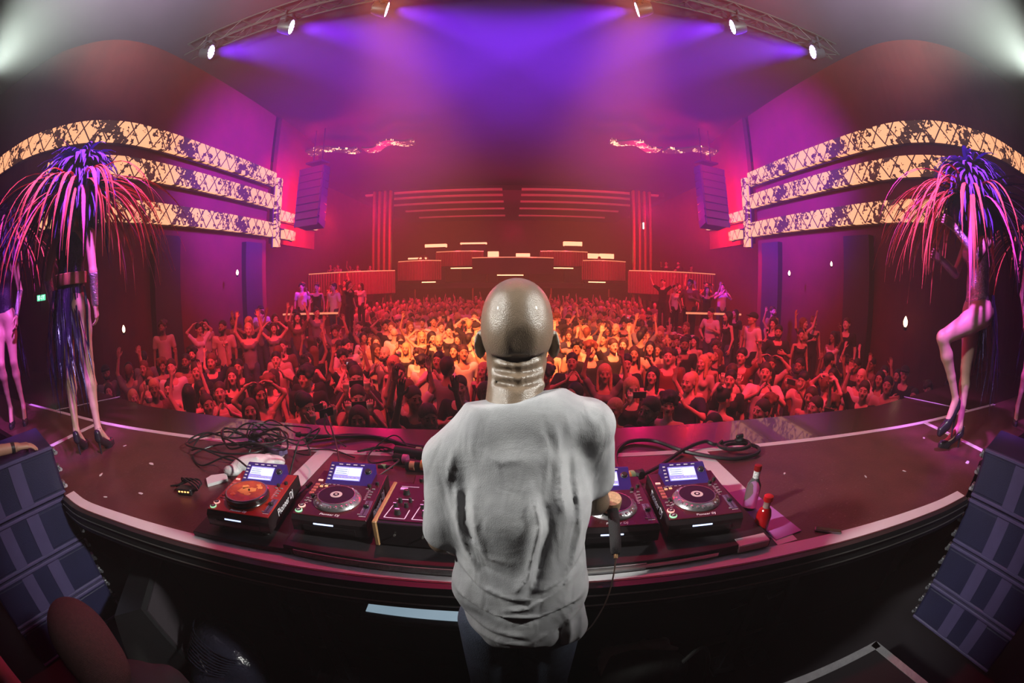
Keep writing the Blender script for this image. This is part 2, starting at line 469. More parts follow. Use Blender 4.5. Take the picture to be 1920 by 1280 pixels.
def led_band(sx, pts, z0, z1, label, nm='led_ribbon', curl=None):
    p = plan(pts, 8)
    if curl: p = p + curl
    if sx > 0: p = [(-x, y) for x, y in p]
    th = 0.12 if sx < 0 else -0.12
    r = empty(nm, (0, 0, 0), 0, label, 'led screen', 'glowing LED ribbons on the side walls')
    pc = p[len(p) // 2]
    r.location = (pc[0], pc[1], z0)
    loc = [(a - pc[0], b - pc[1]) for a, b in p]
    o = uv_ribbon(loc, 0.0, z1 - z0, th, 'led_face', M_led, r)
    # slim dark frame behind the face
    MB().ribbon([(a + (-0.125 if sx < 0 else 0.125), b) for a, b in loc], -0.03, z1 - z0 + 0.03, th * 0.5).build('backing_frame', M_black, r)
    return r

wl = WPL[2:]
for sx, sd in ((-1, 'left'), (1, 'right')):
    end = lambda k: [(-7.40 + 0.10 * k, 12.0), (-7.34 + 0.10 * k, 12.15), (-7.20, 12.2)]
    led_band(sx, wl, CAM_Z + 3.16, CAM_Z + 3.60, 'topmost glowing orange lattice LED ribbon curving along the %s wall' % sd)
    led_band(sx, wl[2:], CAM_Z + 2.44, CAM_Z + 2.86, 'middle glowing orange lattice LED ribbon curving along the %s wall' % sd)
    led_band(sx, wl[2:], CAM_Z + 1.53, CAM_Z + 1.97, 'lowest long glowing orange lattice LED ribbon on the %s wall' % sd)
    led_band(sx, [(-7.35, 11.9), (-7.45, 13.5), (-7.7, 15.7)], CAM_Z + 2.10, CAM_Z + 2.42, 'short orange LED ribbon running deeper into the hall, upper one, %s side' % sd)
    led_band(sx, [(-7.10, 11.85), (-7.16, 12.5), (-7.3, 13.0)], CAM_Z + 1.46, CAM_Z + 1.76, 'shortest orange LED ribbon beyond the %s fold, below the longer one' % sd)
    # the upright strip where the ribbons fold
    led_band(sx, [(-7.30, 11.62), (-7.26, 11.75), (-7.28, 11.92)], CAM_Z + 1.20, CAM_Z + 3.42, 'narrow upright LED strip where the %s ribbons fold round the corner' % sd, 'led_fold_strip')
    # dark fascia carrying the inner ribbons
    pf = [(-7.62, 11.95), (-7.72, 13.5), (-8.0, 15.9)]
    if sx > 0: pf = [(-x, y) for x, y in pf]
    st(MB().ribbon(pf, CAM_Z + 1.35, CZ, 0.15 * -sx).build('wall_fascia_' + sd, M_wall))
    # side pilasters on the lower wall
    for j, (x, y) in enumerate(((-7.75, 6.9), (-7.75, 10.7))):
        st(MB().box((x * -sx, y, (CAM_Z + 1.3 + FZ) / 2), (0.5, 0.9, CAM_Z + 1.3 - FZ)).build('wall_pilaster_' + sd, M_black))

# ---- ceiling LED patches
for sx, sd in ((-1, 'left'), (1, 'right')):
    for (x0, y0, x1, y1, w, lb) in ((-8.3, 14.3, -5.85, 15.0, 0.75, 'outer'), (-5.65, 15.2, -3.55, 14.6, 0.65, 'inner')):
        p = [(x0 + (x1 - x0) * t, y0 + (y1 - y0) * t + 0.25 * math.sin(t * 9)) for t in [i / 14 for i in range(15)]]
        mb = MB(); n = len(p)
        vs = [((-sx) * a, b - w / 2, 7.0) for a, b in p] + [((-sx) * a, b + w / 2, 7.0) for a, b in p] + [((-sx) * a, b - w / 2, 7.06) for a, b in p] + [((-sx) * a, b + w / 2, 7.06) for a, b in p]
        fs = []
        for i in range(n - 1):
            fs += [(i, i + 1, n + i + 1, n + i), (2 * n + i, 3 * n + i, 3 * n + i + 1, 2 * n + i + 1), (i, 2 * n + i, 2 * n + i + 1, i + 1), (n + i, n + i + 1, 3 * n + i + 1, 3 * n + i)]
        fs += [(0, n, 3 * n, 2 * n), (n - 1, 3 * n - 1, 4 * n - 1, 2 * n - 1)]
        mb.add(vs, fs); o = mb.build('ceiling_led_panel', M_led2)
        uvl = o.data.uv_layers.new(name='UVMap')
        for lp in o.data.loops: co = o.data.vertices[lp.vertex_index].co; uvl.data[lp.index].uv = (co.x * 1.6, co.y * 1.6)
        tag(o, '%s wavy orange LED panel under the ceiling, %s side' % (lb, sd), 'led screen', 'ceiling LED panels')

# ---- truss over the stage with the six moving heads
def truss(x0, x1, y, z, label):
    r = empty('lighting_truss', ((x0 + x1) / 2, y, z), 0, label, 'truss')
    hw = (x1 - x0) / 2; a = 0.15
    mb = MB()
    for dy, dz in ((-a, -a), (a, -a), (-a, a), (a, a)): mb.cyl((-hw, dy, dz), (hw, dy, dz), 0.024, n=8)
    mb.build('main_tube', M_black, r)
    mb = MB(); n = int(2 * hw / 0.4)
    for i in range(n):
        xa = -hw + i * 0.4; xb = xa + 0.4; s = 1 if i % 2 else -1
        mb.cyl((xa, -a, -a * s), (xb, -a, a * s), 0.011, n=5); mb.cyl((xa, a, -a * s), (xb, a, a * s), 0.011, n=5); mb.cyl((xa, -a * s, -a), (xb, a * s, -a), 0.011, n=5)
    mb.build('lattice', M_black, r)
    for q in (-4.5, 0.0, 4.5): MB().cyl((q, 0, a), (q, 0, CZ - z + 0.005), 0.02, n=8).build('hanger_rod', M_black, r)
    return r
truss(-7.0, 7.0, 6.1, 7.36, 'long black lighting truss above the stage carrying six violet lamps')

M_lens = mat('violet_lamp_lens', (0.9, 0.9, 1.0), 0.3, emis=(0.80, 0.62, 1.0), es=9.0, noise=0.02)
M_lensb = mat('lamp_face_black', (0.02, 0.02, 0.03), 0.3, emis=(0.45, 0.2, 1.0), es=1.2, noise=0.02)
M_housing = mat('lamp_housing_black', (0.03, 0.03, 0.045), 0.45, noise=0.15)
wl_lab = ['outermost', 'second', 'innermost']
for i, (p, t) in enumerate(WASH):
    sd = 'left' if i < 3 else 'right'
    r = empty('moving_head_light', (p[0], p[1], 7.16), 0, '%s violet moving head lamp on the %s half of the truss' % (wl_lab[i % 3], sd), 'stage light', 'violet wash lights on the truss')
    d = (Vector(t) - Vector(p)).normalized(); q = d.to_track_quat('Z', 'Y').to_matrix().to_4x4(); c = Vector((0, 0, -0.24))
    # yoke and clamp
    MB().box((0, 0, -0.02), (0.30, 0.20, 0.09), bev=0.02).build('base_box', M_housing, r)
    for q_ in (-0.13, 0.13): MB().box((0, q_, 0.06), (0.05, 0.08, 0.12), bev=0.01).build('clamp', M_housing, r)
    u = (q @ Vector((1, 0, 0)))
    u = Vector((u.x, u.y, 0)).normalized() if Vector((u.x, u.y, 0)).length > 0.1 else Vector((1, 0, 0))
    for s in (-1, 1): MB().tube([c + u * 0.20 * s, c + u * 0.20 * s + Vector((0, 0, 0.12)), u * 0.12 * s + Vector((0, 0, -0.05))], 0.022, 6).build('yoke_arm', M_housing, r)
    MB().lathe([(0.06, -0.17), (0.12, -0.15), (0.155, -0.05), (0.175, 0.08), (0.18, 0.12), (0.165, 0.12), (0.16, 0.105), (0.02, 0.105)], c, 24, q).build('lamp_head', M_housing, r, True)
    f = MB().lathe([(0.165, 0.10), (0.165, 0.112), (0.001, 0.112)], c, 24, q).build('lens_plate', M_lensb, r)
    mb = MB()
    for (n, rr) in ((1, 0.0), (6, 0.062), (12, 0.125)):
        for k in range(n):
            a = 2 * PI * k / n + rr
            mb.lathe([(0.027, 0.112), (0.024, 0.122), (0.012, 0.128)], c + (q.to_3x3() @ Vector((rr * math.cos(a), rr * math.sin(a), 0))), 10, q)
    mb.build('led_lenses', M_lens, f, True)

# ---- two line arrays
M_grille = mat('speaker_grille', (0.06, 0.05, 0.06), 0.5, 0.3, noise=0.2, bump=0.3, bscale=200)
for sx, sd in ((-1, 'left'), (1, 'right')):
    r = empty('line_array_speaker', (sx * 6.55, 13.0, 3.75), R(12) * sx, 'tall hanging column of slim loudspeaker cabinets on the %s of the hall' % sd, 'speaker', 'hanging line arrays')
    for k in range(8):
        z = 0.14 + k * 0.26; tilt = R(-14 + k * 2.6)
        M = Matrix.Rotation(tilt, 4, 'X')
        cb = MB().prism([(-0.55, -0.30), (0.55, -0.30), (0.40, 0.25), (-0.40, 0.25)], -0.125, 0.125, M, (0, -0.02 * (8 - k), z)).build('cabinet', M_housing, r)
        mb = MB()
        for s in (-0.5, 0.5): mb.box((s, -0.33 - 0.02 * (8 - k), z), (0.02, 0.03, 0.22), M=M)
        mb.box((0, -0.315 - 0.02 * (8 - k), z), (0.96, 0.02, 0.22), M=M)
        mb.build('grille', M_grille, cb)
    MB().box((0, 0, 2.28), (0.7, 0.5, 0.06)).box((0.2, 0, 2.9), (0.03, 0.03, 1.3)).box((-0.2, 0, 2.9), (0.03, 0.03, 1.3)).build('rigging_frame', M_black, r)

# ---- gilded fluted columns at the back
for sx, sd in ((-1, 'left'), (1, 'right')):
    r = empty('fluted_column', (sx * 7.15, 22.9, FZ), 0, 'tall brass finned column on the %s side of the back balconies' % sd, 'column', 'brass columns')
    MB().box((0, 0.12, 3.9), (1.0, 0.5, 7.8)).build('core', M_black, r)
    for k in range(4): MB().box((-0.48 + k * 0.32, -0.22, 3.9), (0.13, 0.26, 7.8), bev=0.02).build('fin', M_gold, r)

# ---- balconies with corrugated fronts and rails given an emissive glow
def balcony(pts, ztop, zbot, label, corr=True, depth=0.9):
    p = plan(pts, 10); xs = [a for a, b in p]; cx = sum(xs) / len(xs); cy0 = p[len(p) // 2][1]
    q = [(a - cx, b - cy0) for a, b in p]
    r = empty('curved_balcony', (cx, cy0, zbot), 0, label, 'balcony', 'curved balcony fronts at the back')
    h = ztop - zbot
    MB().ribbon(q, 0.0, h - 0.05, 0.10).build('front_wall', M_goldd if corr else M_black, r)
    MB().ribbon([(a, b + 0.06) for a, b in q], -0.06, 0.0, depth).build('slab', M_black, r)
    if corr:
        mb = MB(); L = 0; nxt = 0
        for i in range(1, len(q)):
            a, b = Vector(q[i - 1]), Vector(q[i]); d = b - a
            while nxt <= L + d.length and d.length > 0:
                t = (nxt - L) / d.length; c = a + d * t
                mb.tube([(c.x, c.y - 0.01, 0.02), (c.x, c.y - 0.01, h - 0.06)], 0.05, 6); nxt += 0.165
            L += d.length
        mb.build('flutes', M_goldd, r, True)
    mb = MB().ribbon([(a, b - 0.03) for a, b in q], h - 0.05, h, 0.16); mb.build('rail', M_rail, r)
    return r
for sx, sd in ((-1, 'left'), (1, 'right')):
    f = lambda pts: [(x * -sx, y) for x, y in pts] if sx < 0 else [(-x, y) for x, y in pts][::-1]
    ff = lambda pts: pts if sx < 0 else [(-x, y) for x, y in pts][::-1]
    balcony(ff([(-10.7, 20.6), (-8.8, 20.4), (-7.2, 20.8), (-6.15, 21.9)]), CAM_Z + 0.49, CAM_Z - 0.72, 'nearest curved fluted balcony front beside the column, %s side' % sd)
    balcony(ff([(-6.6, 24.2), (-5.6, 23.6), (-4.7, 23.6), (-4.05, 24.3)]), CAM_Z + 1.04, CAM_Z - 0.10, 'middle curved fluted balcony front one step higher, %s side' % sd, depth=2.3)
    balcony(ff([(-4.7, 26.3), (-3.6, 25.9), (-2.6, 25.9), (-1.75, 26.3)]), CAM_Z + 1.66, CAM_Z + 0.72, 'highest curved fluted balcony front near the centre, %s side' % sd)
balcony([(-2.3, 24.6), (-1.2, 24.1), (0.1, 23.95), (1.3, 24.1), (2.4, 24.6)], CAM_Z + 1.17, CAM_Z + 0.25, 'wide plain dark balcony front with a glowing rail at the centre', corr=False)
# mezzanine slabs, back ceiling with light strips, posts under the balconies
st(MB().box((0, 31.6, 1.45), (21.4, 12.4, 0.3)).build('floor_mezzanine', M_black))
st(MB().box((0, 31.2, 7.2), (18.5, 13.4, 0.3)).build('ceiling_mezzanine', M_ceil))
for sx in (-1, 1): st(MB().box((sx * 8.8, 21.6, 1.0), (3.6, 1.9, 0.3)).build('floor_side_balcony', M_black))
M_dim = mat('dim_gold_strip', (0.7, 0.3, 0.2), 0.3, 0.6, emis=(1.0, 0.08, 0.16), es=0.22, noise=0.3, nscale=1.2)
for k, y in enumerate((23.9, 25.6, 27.9, 30.8, 34.4)):
    for sx, sd in ((-1, 'left'), (1, 'right')):
        x0, x1 = 0.55, 8.6 - k * 0.25
        o = MB().box((sx * (x0 + x1) / 2, y, 6.98), (x1 - x0, 0.26, 0.10)).box((sx * (x0 + x1) / 2 , y + 0.3, 7.01), (x1 - x0, 0.06, 0.06)).build('ceiling_light_strip', M_dim)
        tag(o, '%s long dim strip across the rear ceiling, %s half' % (('first', 'second', 'third', 'fourth', 'farthest')[k], sd), 'ceiling light', 'strips in the rear ceiling')
for (x, y, z, w, lb) in ((-3.0, 26.4, 2.525, 1.6, 'left of the centre balcony'), (3.0, 26.4, 2.525, 1.6, 'right of the centre balcony'), (-0.1, 24.4, 2.055, 1.5, 'under the centre balcony'), (-4.8, 24.3, 1.705, 0.8, 'under the middle balcony, left'), (4.9, 24.3, 1.705, 1.0, 'under the middle balcony, right')):
    r = empty('strip_lamp', (x, y, z), 0, 'small warm strip lamp glowing ' + lb, 'lamp', 'warm strips under the balconies')
    MB().box((0, 0, 0), (w, 0.14, 0.05), bev=0.01).build('diffuser', M_glow, r)
    MB().box((0, 0, 0.05), (w + 0.1, 0.18, 0.05)).build('housing', M_black, r)
for (x, y) in ((-5.6, 24.2), (-2.3, 25.0), (2.3, 25.0), (5.6, 24.2)):
    r = empty('slim_post', (x, y, FZ), 0, 'slim brass post under the balconies, %s' % ('at the far left' if x < -5 else 'left of centre' if x < 0 else 'right of centre' if x < 5 else 'at the far right'), 'post', 'posts under the balconies')
    MB().cyl((0, 0, 0.05), (0, 0, 2.2), 0.05, n=10).build('shaft', M_gold, r); MB().cyl((0, 0, 0), (0, 0, 0.06), 0.14, n=14).build('base_plate', M_gold, r)
# mezzanine tables with lit bottles / box lights
M_box = mat('lit_table_sign', (0.9, 0.6, 0.4), 0.5, emis=(1.0, 0.42, 0.22), es=2.2, noise=0.3, nscale=14)
for k, (x, y, w, h, z) in enumerate(((-5.2, 29.0, 1.5, 0.22, 4.05), (-2.6, 29.0, 1.8, 0.12, 4.2), (-1.2, 27.5, 0.7, 0.5, 3.1), (0.7, 27.5, 0.9, 0.32, 3.15), (4.2, 29.5, 1.3, 0.3, 4.15), (5.3, 28.4, 1.0, 0.34, 3.25), (6.5, 29.0, 1.0, 0.34, 3.3), (-6.2, 27.6, 1.2, 0.1, 3.2))):
    r = empty('lit_table', (x, y, 1.6), 0, 'glowing table on the mezzanine, ' + ('far left', 'left with a long low glow', 'left of centre', 'right of centre', 'right, higher one', 'right with a boxy glow', 'farthest right', 'leftmost low one')[k], 'table', 'lit tables on the mezzanine')
    MB().box((0, 0, (z - 1.6) / 2), (w * 0.9, 0.5, z - 1.6)).build('table_body', M_black, r)
    MB().box((0, -0.05, z - 1.6 + h / 2), (w, 0.4, h), bev=0.02).build('glowing_top', M_box, r)

# ---- side platforms
for sx, sd in ((-1, 'left'), (1, 'right')):
    st(MB().box((sx * 5.95, 8.35, (FZ - 0.45) / 2), (3.0, 4.3, 0.45)).build('floor_platform_' + sd, M_black))
    st(MB().box((sx * 6.3, 13.2, (FZ + 0.15) / 2), (3.4, 5.4, 1.05)).build('floor_terrace_' + sd, M_black))
    r = empty('platform_rail', (sx * 5.6, 10.75, 0.15), 0, 'low brass rail on the edge of the %s terrace' % sd, 'railing', 'terrace rails')
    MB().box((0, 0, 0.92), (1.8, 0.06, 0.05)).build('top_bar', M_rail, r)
    for q in (-0.85, 0.85): MB().cyl((q, 0, 0), (q, 0, 0.9), 0.02, n=8).build('rail_post', M_gold, r)

# exit sign and small wall lamps
M_exit = mat('exit_sign_green', (0.05, 0.3, 0.15), 0.5, emis=(0.15, 0.9, 0.5), es=1.2, noise=0.02)
M_exl = mat('exit_sign_letters', (0.9, 1, 0.9), 0.5, emis=(0.7, 1.0, 0.8), es=2.5, noise=0.02)
for (x, y, z, rz, lb, w) in ((-8.66, 3.72, CAM_Z + 0.25, R(58), 'small green exit sign on the left wall behind the dancer', 0.22),):
    r = empty('exit_sign', (x, y, z), rz, lb, 'sign')
    MB().box((0, 0, 0), (w, 0.05, 0.11), bev=0.008).build('sign_box', M_exit, r)
    text_mesh('exit_lettering', 'EXIT', 0.09, M_exl, r, Matrix.Translation((0, -0.028, 0)) @ Matrix.Rotation(R(90), 4, 'X'), 0.001)
r = empty('exit_sign', (7.25, 22.6, CAM_Z + 3.0), 0, 'tiny white-green exit light beside the right column', 'sign')
MB().box((0, 0, 0), (0.16, 0.06, 0.36), bev=0.01).build('sign_box', M_exl, r); MB().box((0, 0.05, 0), (0.2, 0.05, 0.42)).build('bracket', M_black, r)
M_bulb = mat('small_wall_bulb', (1, 0.8, 0.6), 0.4, emis=(1.0, 0.62, 0.35), es=7.0, noise=0.02)
def wall_lamp(x, y, z, lb, s=0.06):
    r = empty('wall_lamp', (x, y, z), 0, lb, 'lamp', 'small lamps on the side walls')
    MB().lathe([(0.3 * s, -1.6 * s), (0.7 * s, -s), (0.8 * s, 0), (0.4 * s, s), (0.1 * s, 1.5 * s)], n=12).build('bulb', M_bulb, r, True)
    MB().cyl((0, 0, -1.6 * s), (0, 0, -2.6 * s), 0.9 * s, 0.5 * s, 10).build('holder', M_black, r)
wall_lamp(-7.0, 9.15, CAM_Z + 0.40, 'small bare warm lamp above the left platform', 0.045)
wall_lamp(-7.3, 5.25, CAM_Z - 0.55, 'small warm lamp low on the left wall by the wall corner', 0.045)
wall_lamp(6.9, 8.9, CAM_Z + 0.38, 'small warm wall lamp right of the right pilaster', 0.04)
wall_lamp(7.0, 7.3, CAM_Z + 0.62, 'small pale wall lamp higher on the right wall', 0.035)
wall_lamp(7.35, 5.15, CAM_Z - 0.40, 'glowing bottle-shaped lamp low on the right wall', 0.065)
# ================================================================ the stage deck the gear stands on
DZ = 0.92
M_deck = mat('dark_stage_laminate', (0.10, 0.028, 0.032), 0.40, noise=0.5, nscale=5, bump=0.12, bscale=90, spec=0.6)
def add_dust(m, scale, amt, col):
    nt = m.node_tree; N = nt.nodes; L = nt.links; b = N['Principled BSDF']; src = b.inputs['Base Color'].links[0].from_socket
    tc = N.new('ShaderNodeTexCoord'); n1 = N.new('ShaderNodeTexNoise'); n1.inputs['Scale'].default_value = scale; n1.inputs['Detail'].default_value = 5; n1.inputs['Roughness'].default_value = 0.75
    n2 = N.new('ShaderNodeTexNoise'); n2.inputs['Scale'].default_value = 2.2; n2.inputs['Detail'].default_value = 4
    L.new(tc.outputs['Object'], n1.inputs['Vector']); L.new(tc.outputs['Object'], n2.inputs['Vector'])
    r1 = N.new('ShaderNodeMapRange'); r1.inputs[1].default_value = 0.58; r1.inputs[2].default_value = 0.74; L.new(n1.outputs[0], r1.inputs[0])
    r2 = N.new('ShaderNodeMapRange'); r2.inputs[1].default_value = 0.42; r2.inputs[2].default_value = 0.70; L.new(n2.outputs[0], r2.inputs[0])
    mu = N.new('ShaderNodeMath'); mu.operation = 'MULTIPLY'; L.new(r1.outputs[0], mu.inputs[0]); L.new(r2.outputs[0], mu.inputs[1])
    m2 = N.new('ShaderNodeMath'); m2.operation = 'MULTIPLY'; m2.inputs[1].default_value = amt; L.new(mu.outputs[0], m2.inputs[0])
    mx = N.new('ShaderNodeMix'); mx.data_type = 'RGBA'; L.new(m2.outputs[0], mx.inputs[0]); L.new(src, mx.inputs[6]); mx.inputs[7].default_value = (*col, 1); L.new(mx.outputs[2], b.inputs['Base Color'])
add_dust(M_deck, 60, 0.8, (0.42, 0.32, 0.32))
M_lip = mat('glossy_stage_lip', (0.05, 0.012, 0.012), 0.24, noise=0.3, nscale=3, bump=0.04, bscale=30, spec=1.0, coat=0.7)
M_tape = mat('white_gaffer_tape', (0.72, 0.72, 0.74), 0.55, noise=0.10, nscale=9, bump=0.1, bscale=70)
M_tapeg = mat('grey_gaffer_tape', (0.30, 0.30, 0.31), 0.5, noise=0.3, nscale=20, bump=0.3, bscale=60)
M_alu = mat('aluminium_trim', (0.55, 0.55, 0.52), 0.3, 0.9, noise=0.15, nscale=30)
M_blk = mat('black_plastic', (0.018, 0.018, 0.020), 0.38, noise=0.2, nscale=15)
M_blkm = mat('matt_black_cloth', (0.012, 0.010, 0.012), 0.85, noise=0.3, nscale=6)

near = [(-2.45, 0.945), (-2.22, 0.93), (-1.9, 0.97), (-1.5, 1.02), (-1.05, 1.07), (-0.5, 1.11), (0.0, 1.12), (0.5, 1.11), (1.05, 1.07), (1.5, 1.02), (1.9, 0.97), (2.22, 0.93), (2.50, 0.91)]
visp = plan(near, 4)
nearp = [(-5.4, 1.15), (-3.2, 1.22)] + visp + [(3.2, 1.14), (5.4, 1.10)]
lipp = [(-5.4, 1.92), (-4.3, 2.00), (-3.4, 2.04), (-2.4, 2.13), (-1.4, 2.20), (0, 2.24), (1.4, 2.20), (2.4, 2.13), (3.4, 2.04), (4.3, 2.00), (5.4, 1.92)]
farp = [(-8.5, 3.3), (-5.5, 2.9), (-3.4, 2.62), (-2.0, 2.62), (0, 2.68), (2.0, 2.68), (3.4, 2.62), (5.5, 2.9), (8.5, 3.3)]
deckpoly = nearp + [(8.5, -1.2), (8.5, 1.8)] + plan(lipp[::-1], 3) + [(-8.5, 1.8), (-8.5, -1.2)]
st(MB().prism(deckpoly, DZ - 0.05, DZ).build('floor_stage', M_deck))
lippoly = [(-8.5, 1.8)] + plan(lipp, 3) + [(8.5, 1.8)] + farp[::-1]
st(MB().prism(lippoly, DZ - 0.05, DZ - 0.001).build('floor_stage_lip', M_lip))
st(MB().ribbon(farp, FZ, DZ - 0.05, -0.1).build('wall_stage_front', M_black))
st(MB().ribbon([(a, b + 0.45) for a, b in nearp], 0.0, DZ - 0.05, -0.05).build('wall_booth_front', M_blkm))
# black edge extrusion; two metal lines stand in for its highlights
e = MB().ribbon([(a, b - 0.03) for a, b in visp], DZ - 0.115, DZ - 0.002, 0.03).build('edge_rail', M_blk)
tag(e, 'curved black edge rail along the near side of the deck', 'rail')
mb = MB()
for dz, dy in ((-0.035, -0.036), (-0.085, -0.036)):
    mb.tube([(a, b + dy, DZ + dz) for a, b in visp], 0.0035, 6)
h = mb.build('highlight_line', M_alu, e, True)

def tape(name, pts, w, label, m=None, z=DZ, grp='white floor tape lines', lift=0.0012):
    mb = MB(); n = len(pts); L = []; Rr = []
    for i, p in enumerate(pts):
        a = Vector(pts[max(i - 1, 0)]); b = Vector(pts[min(i + 1, n - 1)]); d = (b - a).normalized(); q = Vector((-d.y, d.x)) * w / 2
        L.append(Vector(p) + q); Rr.append(Vector(p) - q)
    vs = [(*v, z + lift) for v in L] + [(*v, z + lift) for v in Rr] + [(*v, z + 0.0002) for v in L] + [(*v, z + 0.0002) for v in Rr]; fs = []
    for i in range(n - 1):
        fs += [(i, i + 1, n + i + 1, n + i), (2 * n + i, 3 * n + i, 3 * n + i + 1, 2 * n + i + 1), (i, 2 * n + i, 2 * n + i + 1, i + 1), (n + i, n + i + 1, 3 * n + i + 1, 3 * n + i)]
    fs += [(0, n, 3 * n, 2 * n), (n - 1, 3 * n - 1, 4 * n - 1, 2 * n - 1)]
    mb.add(vs, fs); o = mb.build(name, m or M_tape); return tag(o, label, 'tape', grp)
tape('floor_tape', [(a, b + 0.045) for a, b in visp], 0.075, 'long curved white tape along the near edge of the deck')
tape('floor_tape', [(a, b - 0.01) for a, b in plan(lipp, 3)], 0.052, 'long thin white tape line across the deck before the glossy lip', lift=0.0016)
tape('floor_tape', [(-1.11, 1.15), (-1.12, 2.19)], 0.11, 'white tape strip running back between the two left players', lift=0.0022)
tape('floor_tape', [(1.12, 1.15), (1.12, 2.19)], 0.11, 'white tape strip running back beside the rightmost player', lift=0.0022)
tape('floor_tape', [(-3.46, 1.20), (-3.50, 2.02)], 0.07, 'short white tape strip behind the feet of the left dancer', lift=0.0022)
tape('floor_tape', [(3.46, 1.10), (3.50, 2.02)], 0.07, 'short white tape strip behind the feet of the right dancer', lift=0.0022)
tape('floor_tape', [(-4.6, 1.98), (-4.1, 2.75)], 0.02, 'thin white line across the lip at the far left', lift=0.0022)
tape('floor_tape', [(4.6, 1.98), (4.1, 2.75)], 0.02, 'thin white line across the lip at the far right', lift=0.0022)
# confetti scraps
for k, (x, y, s) in enumerate(((-2.2, 1.62, 0.035), (-2.45, 1.3, 0.03), (-1.95, 1.28, 0.025), (3.05, 1.2, 0.05), (3.1, 1.75, 0.03), (2.0, 1.5, 0.02), (-2.7, 1.75, 0.02), (1.5, 1.75, 0.018), (-2.15, 1.12, 0.02), (2.35, 1.42, 0.02), (3.9, 1.7, 0.02))):
    mb = MB(); mb.prism([(s * rng.uniform(.6, 1) * math.cos(a), s * .45 * rng.uniform(.6, 1) * math.sin(a)) for a in [i * PI / 4 for i in range(8)]], 0.0003, 0.002, Matrix.Rotation(rng.uniform(0, 3), 4, 'Z'), (x, y, DZ))
    tag(mb.build('paper_scrap', M_tape), '%s pale paper scrap on the deck, %s' % ('larger' if s > 0.03 else 'small' if s > 0.02 else 'tiny', ('left, below the tape line', 'left, nearer the left stack', 'left of the adapter', 'by the right dancer, at her heel', 'beyond the right dancer', 'right half, towards the tape line', 'beside the left dancer', 'right of the coiled cable', 'left, close to the near edge', 'right half, towards the stack', 'far right behind the dancers')[k]), 'paper scrap', 'paper scraps on the deck')

# ---- steel legs and braces under the deck
M_steel = mat('dark_steel_leg', (0.035, 0.035, 0.045), 0.45, 0.5, noise=0.3, nscale=10)
for (x, lb) in ((-1.06, 'left outer'), (-0.84, 'left inner'), (1.10, 'right inner'), (1.32, 'right outer')):
    r = empty('deck_leg', (x, 1.22, 0), 0, 'dark square steel leg under the deck, %s' % lb, 'support leg', 'deck legs')
    MB().box((0, 0, DZ / 2 - 0.04), (0.06, 0.06, DZ - 0.1), bev=0.006).build('leg_tube', M_steel, r)
    MB().box((0, 0, 0.01), (0.14, 0.14, 0.02), bev=0.004).build('foot_plate', M_steel, r)
    MB().tube([(0, 0, 0.55), (0.10 if x < 0 else -0.10, 0.02, 0.50)], 0.014, 8).build('brace', M_steel, r)

# ---- monitor screen hung under the deck
M_scr = bpy.data.materials.new('preview_screen_picture'); M_scr.use_nodes = True
nt = M_scr.node_tree; N = nt.nodes; L = nt.links; b = N['Principled BSDF']; b.inputs['Base Color'].default_value = (0.02, 0.02, 0.02, 1)
tc = N.new('ShaderNodeTexCoord'); no = N.new('ShaderNodeTexNoise'); no.inputs['Scale'].default_value = 3; L.new(tc.outputs['Object'], no.inputs['Vector'])
mx = N.new('ShaderNodeMix'); mx.data_type = 'RGBA'; mx.inputs[6].default_value = (0.16, 0.25, 0.32, 1); mx.inputs[7].default_value = (0.34, 0.44, 0.52, 1)
L.new(no.outputs[0], mx.inputs[0]); L.new(mx.outputs[2], b.inputs['Emission Color']); b.inputs['Emission Strength'].default_value = 0.9
M_pink = mat('screen_pink_blossom', (0.3, 0.1, 0.2), 0.5, emis=(1.0, 0.35, 0.6), es=0.9, noise=0.2)
M_red_s = mat('screen_red_leaf', (0.3, 0.1, 0.1), 0.5, emis=(0.8, 0.16, 0.16), es=0.8, noise=0.2)
r = empty('monitor_screen', (-0.22, 1.24, 0.73), 0, 'flat monitor lying under the deck edge, showing pink blossoms on blue-grey', 'screen')
MB().box((0, 0, -0.02), (0.70, 0.32, 0.03), bev=0.004).build('bezel', M_blk, r)
MB().box((0, 0, -0.0035), (0.66, 0.26, 0.004)).build('display', M_scr, r)
for (x, y, s, m, nm) in ((-0.08, 0.02, 0.035, M_pink, 'pink blossom'), (0.0, 0.025, 0.028, M_pink, 'paler pink blossom'), (-0.17, 0.015, 0.02, M_red_s, 'red leaf')):
    mb = MB(); mb.prism([(s * 1.3 * (1 + 0.35 * math.cos(5 * a)) * math.cos(a), s * (1 + 0.35 * math.cos(5 * a)) * math.sin(a)) for a in [i * PI / 15 for i in range(30)]], 0, 0.001, None, (x, y, 0)); mb.build('picture_mark', m, r)
for q in (-0.3, 0.3): MB().box((q, 0.12, 0.06), (0.03, 0.03, 0.14)).build('bracket', M_steel, r)

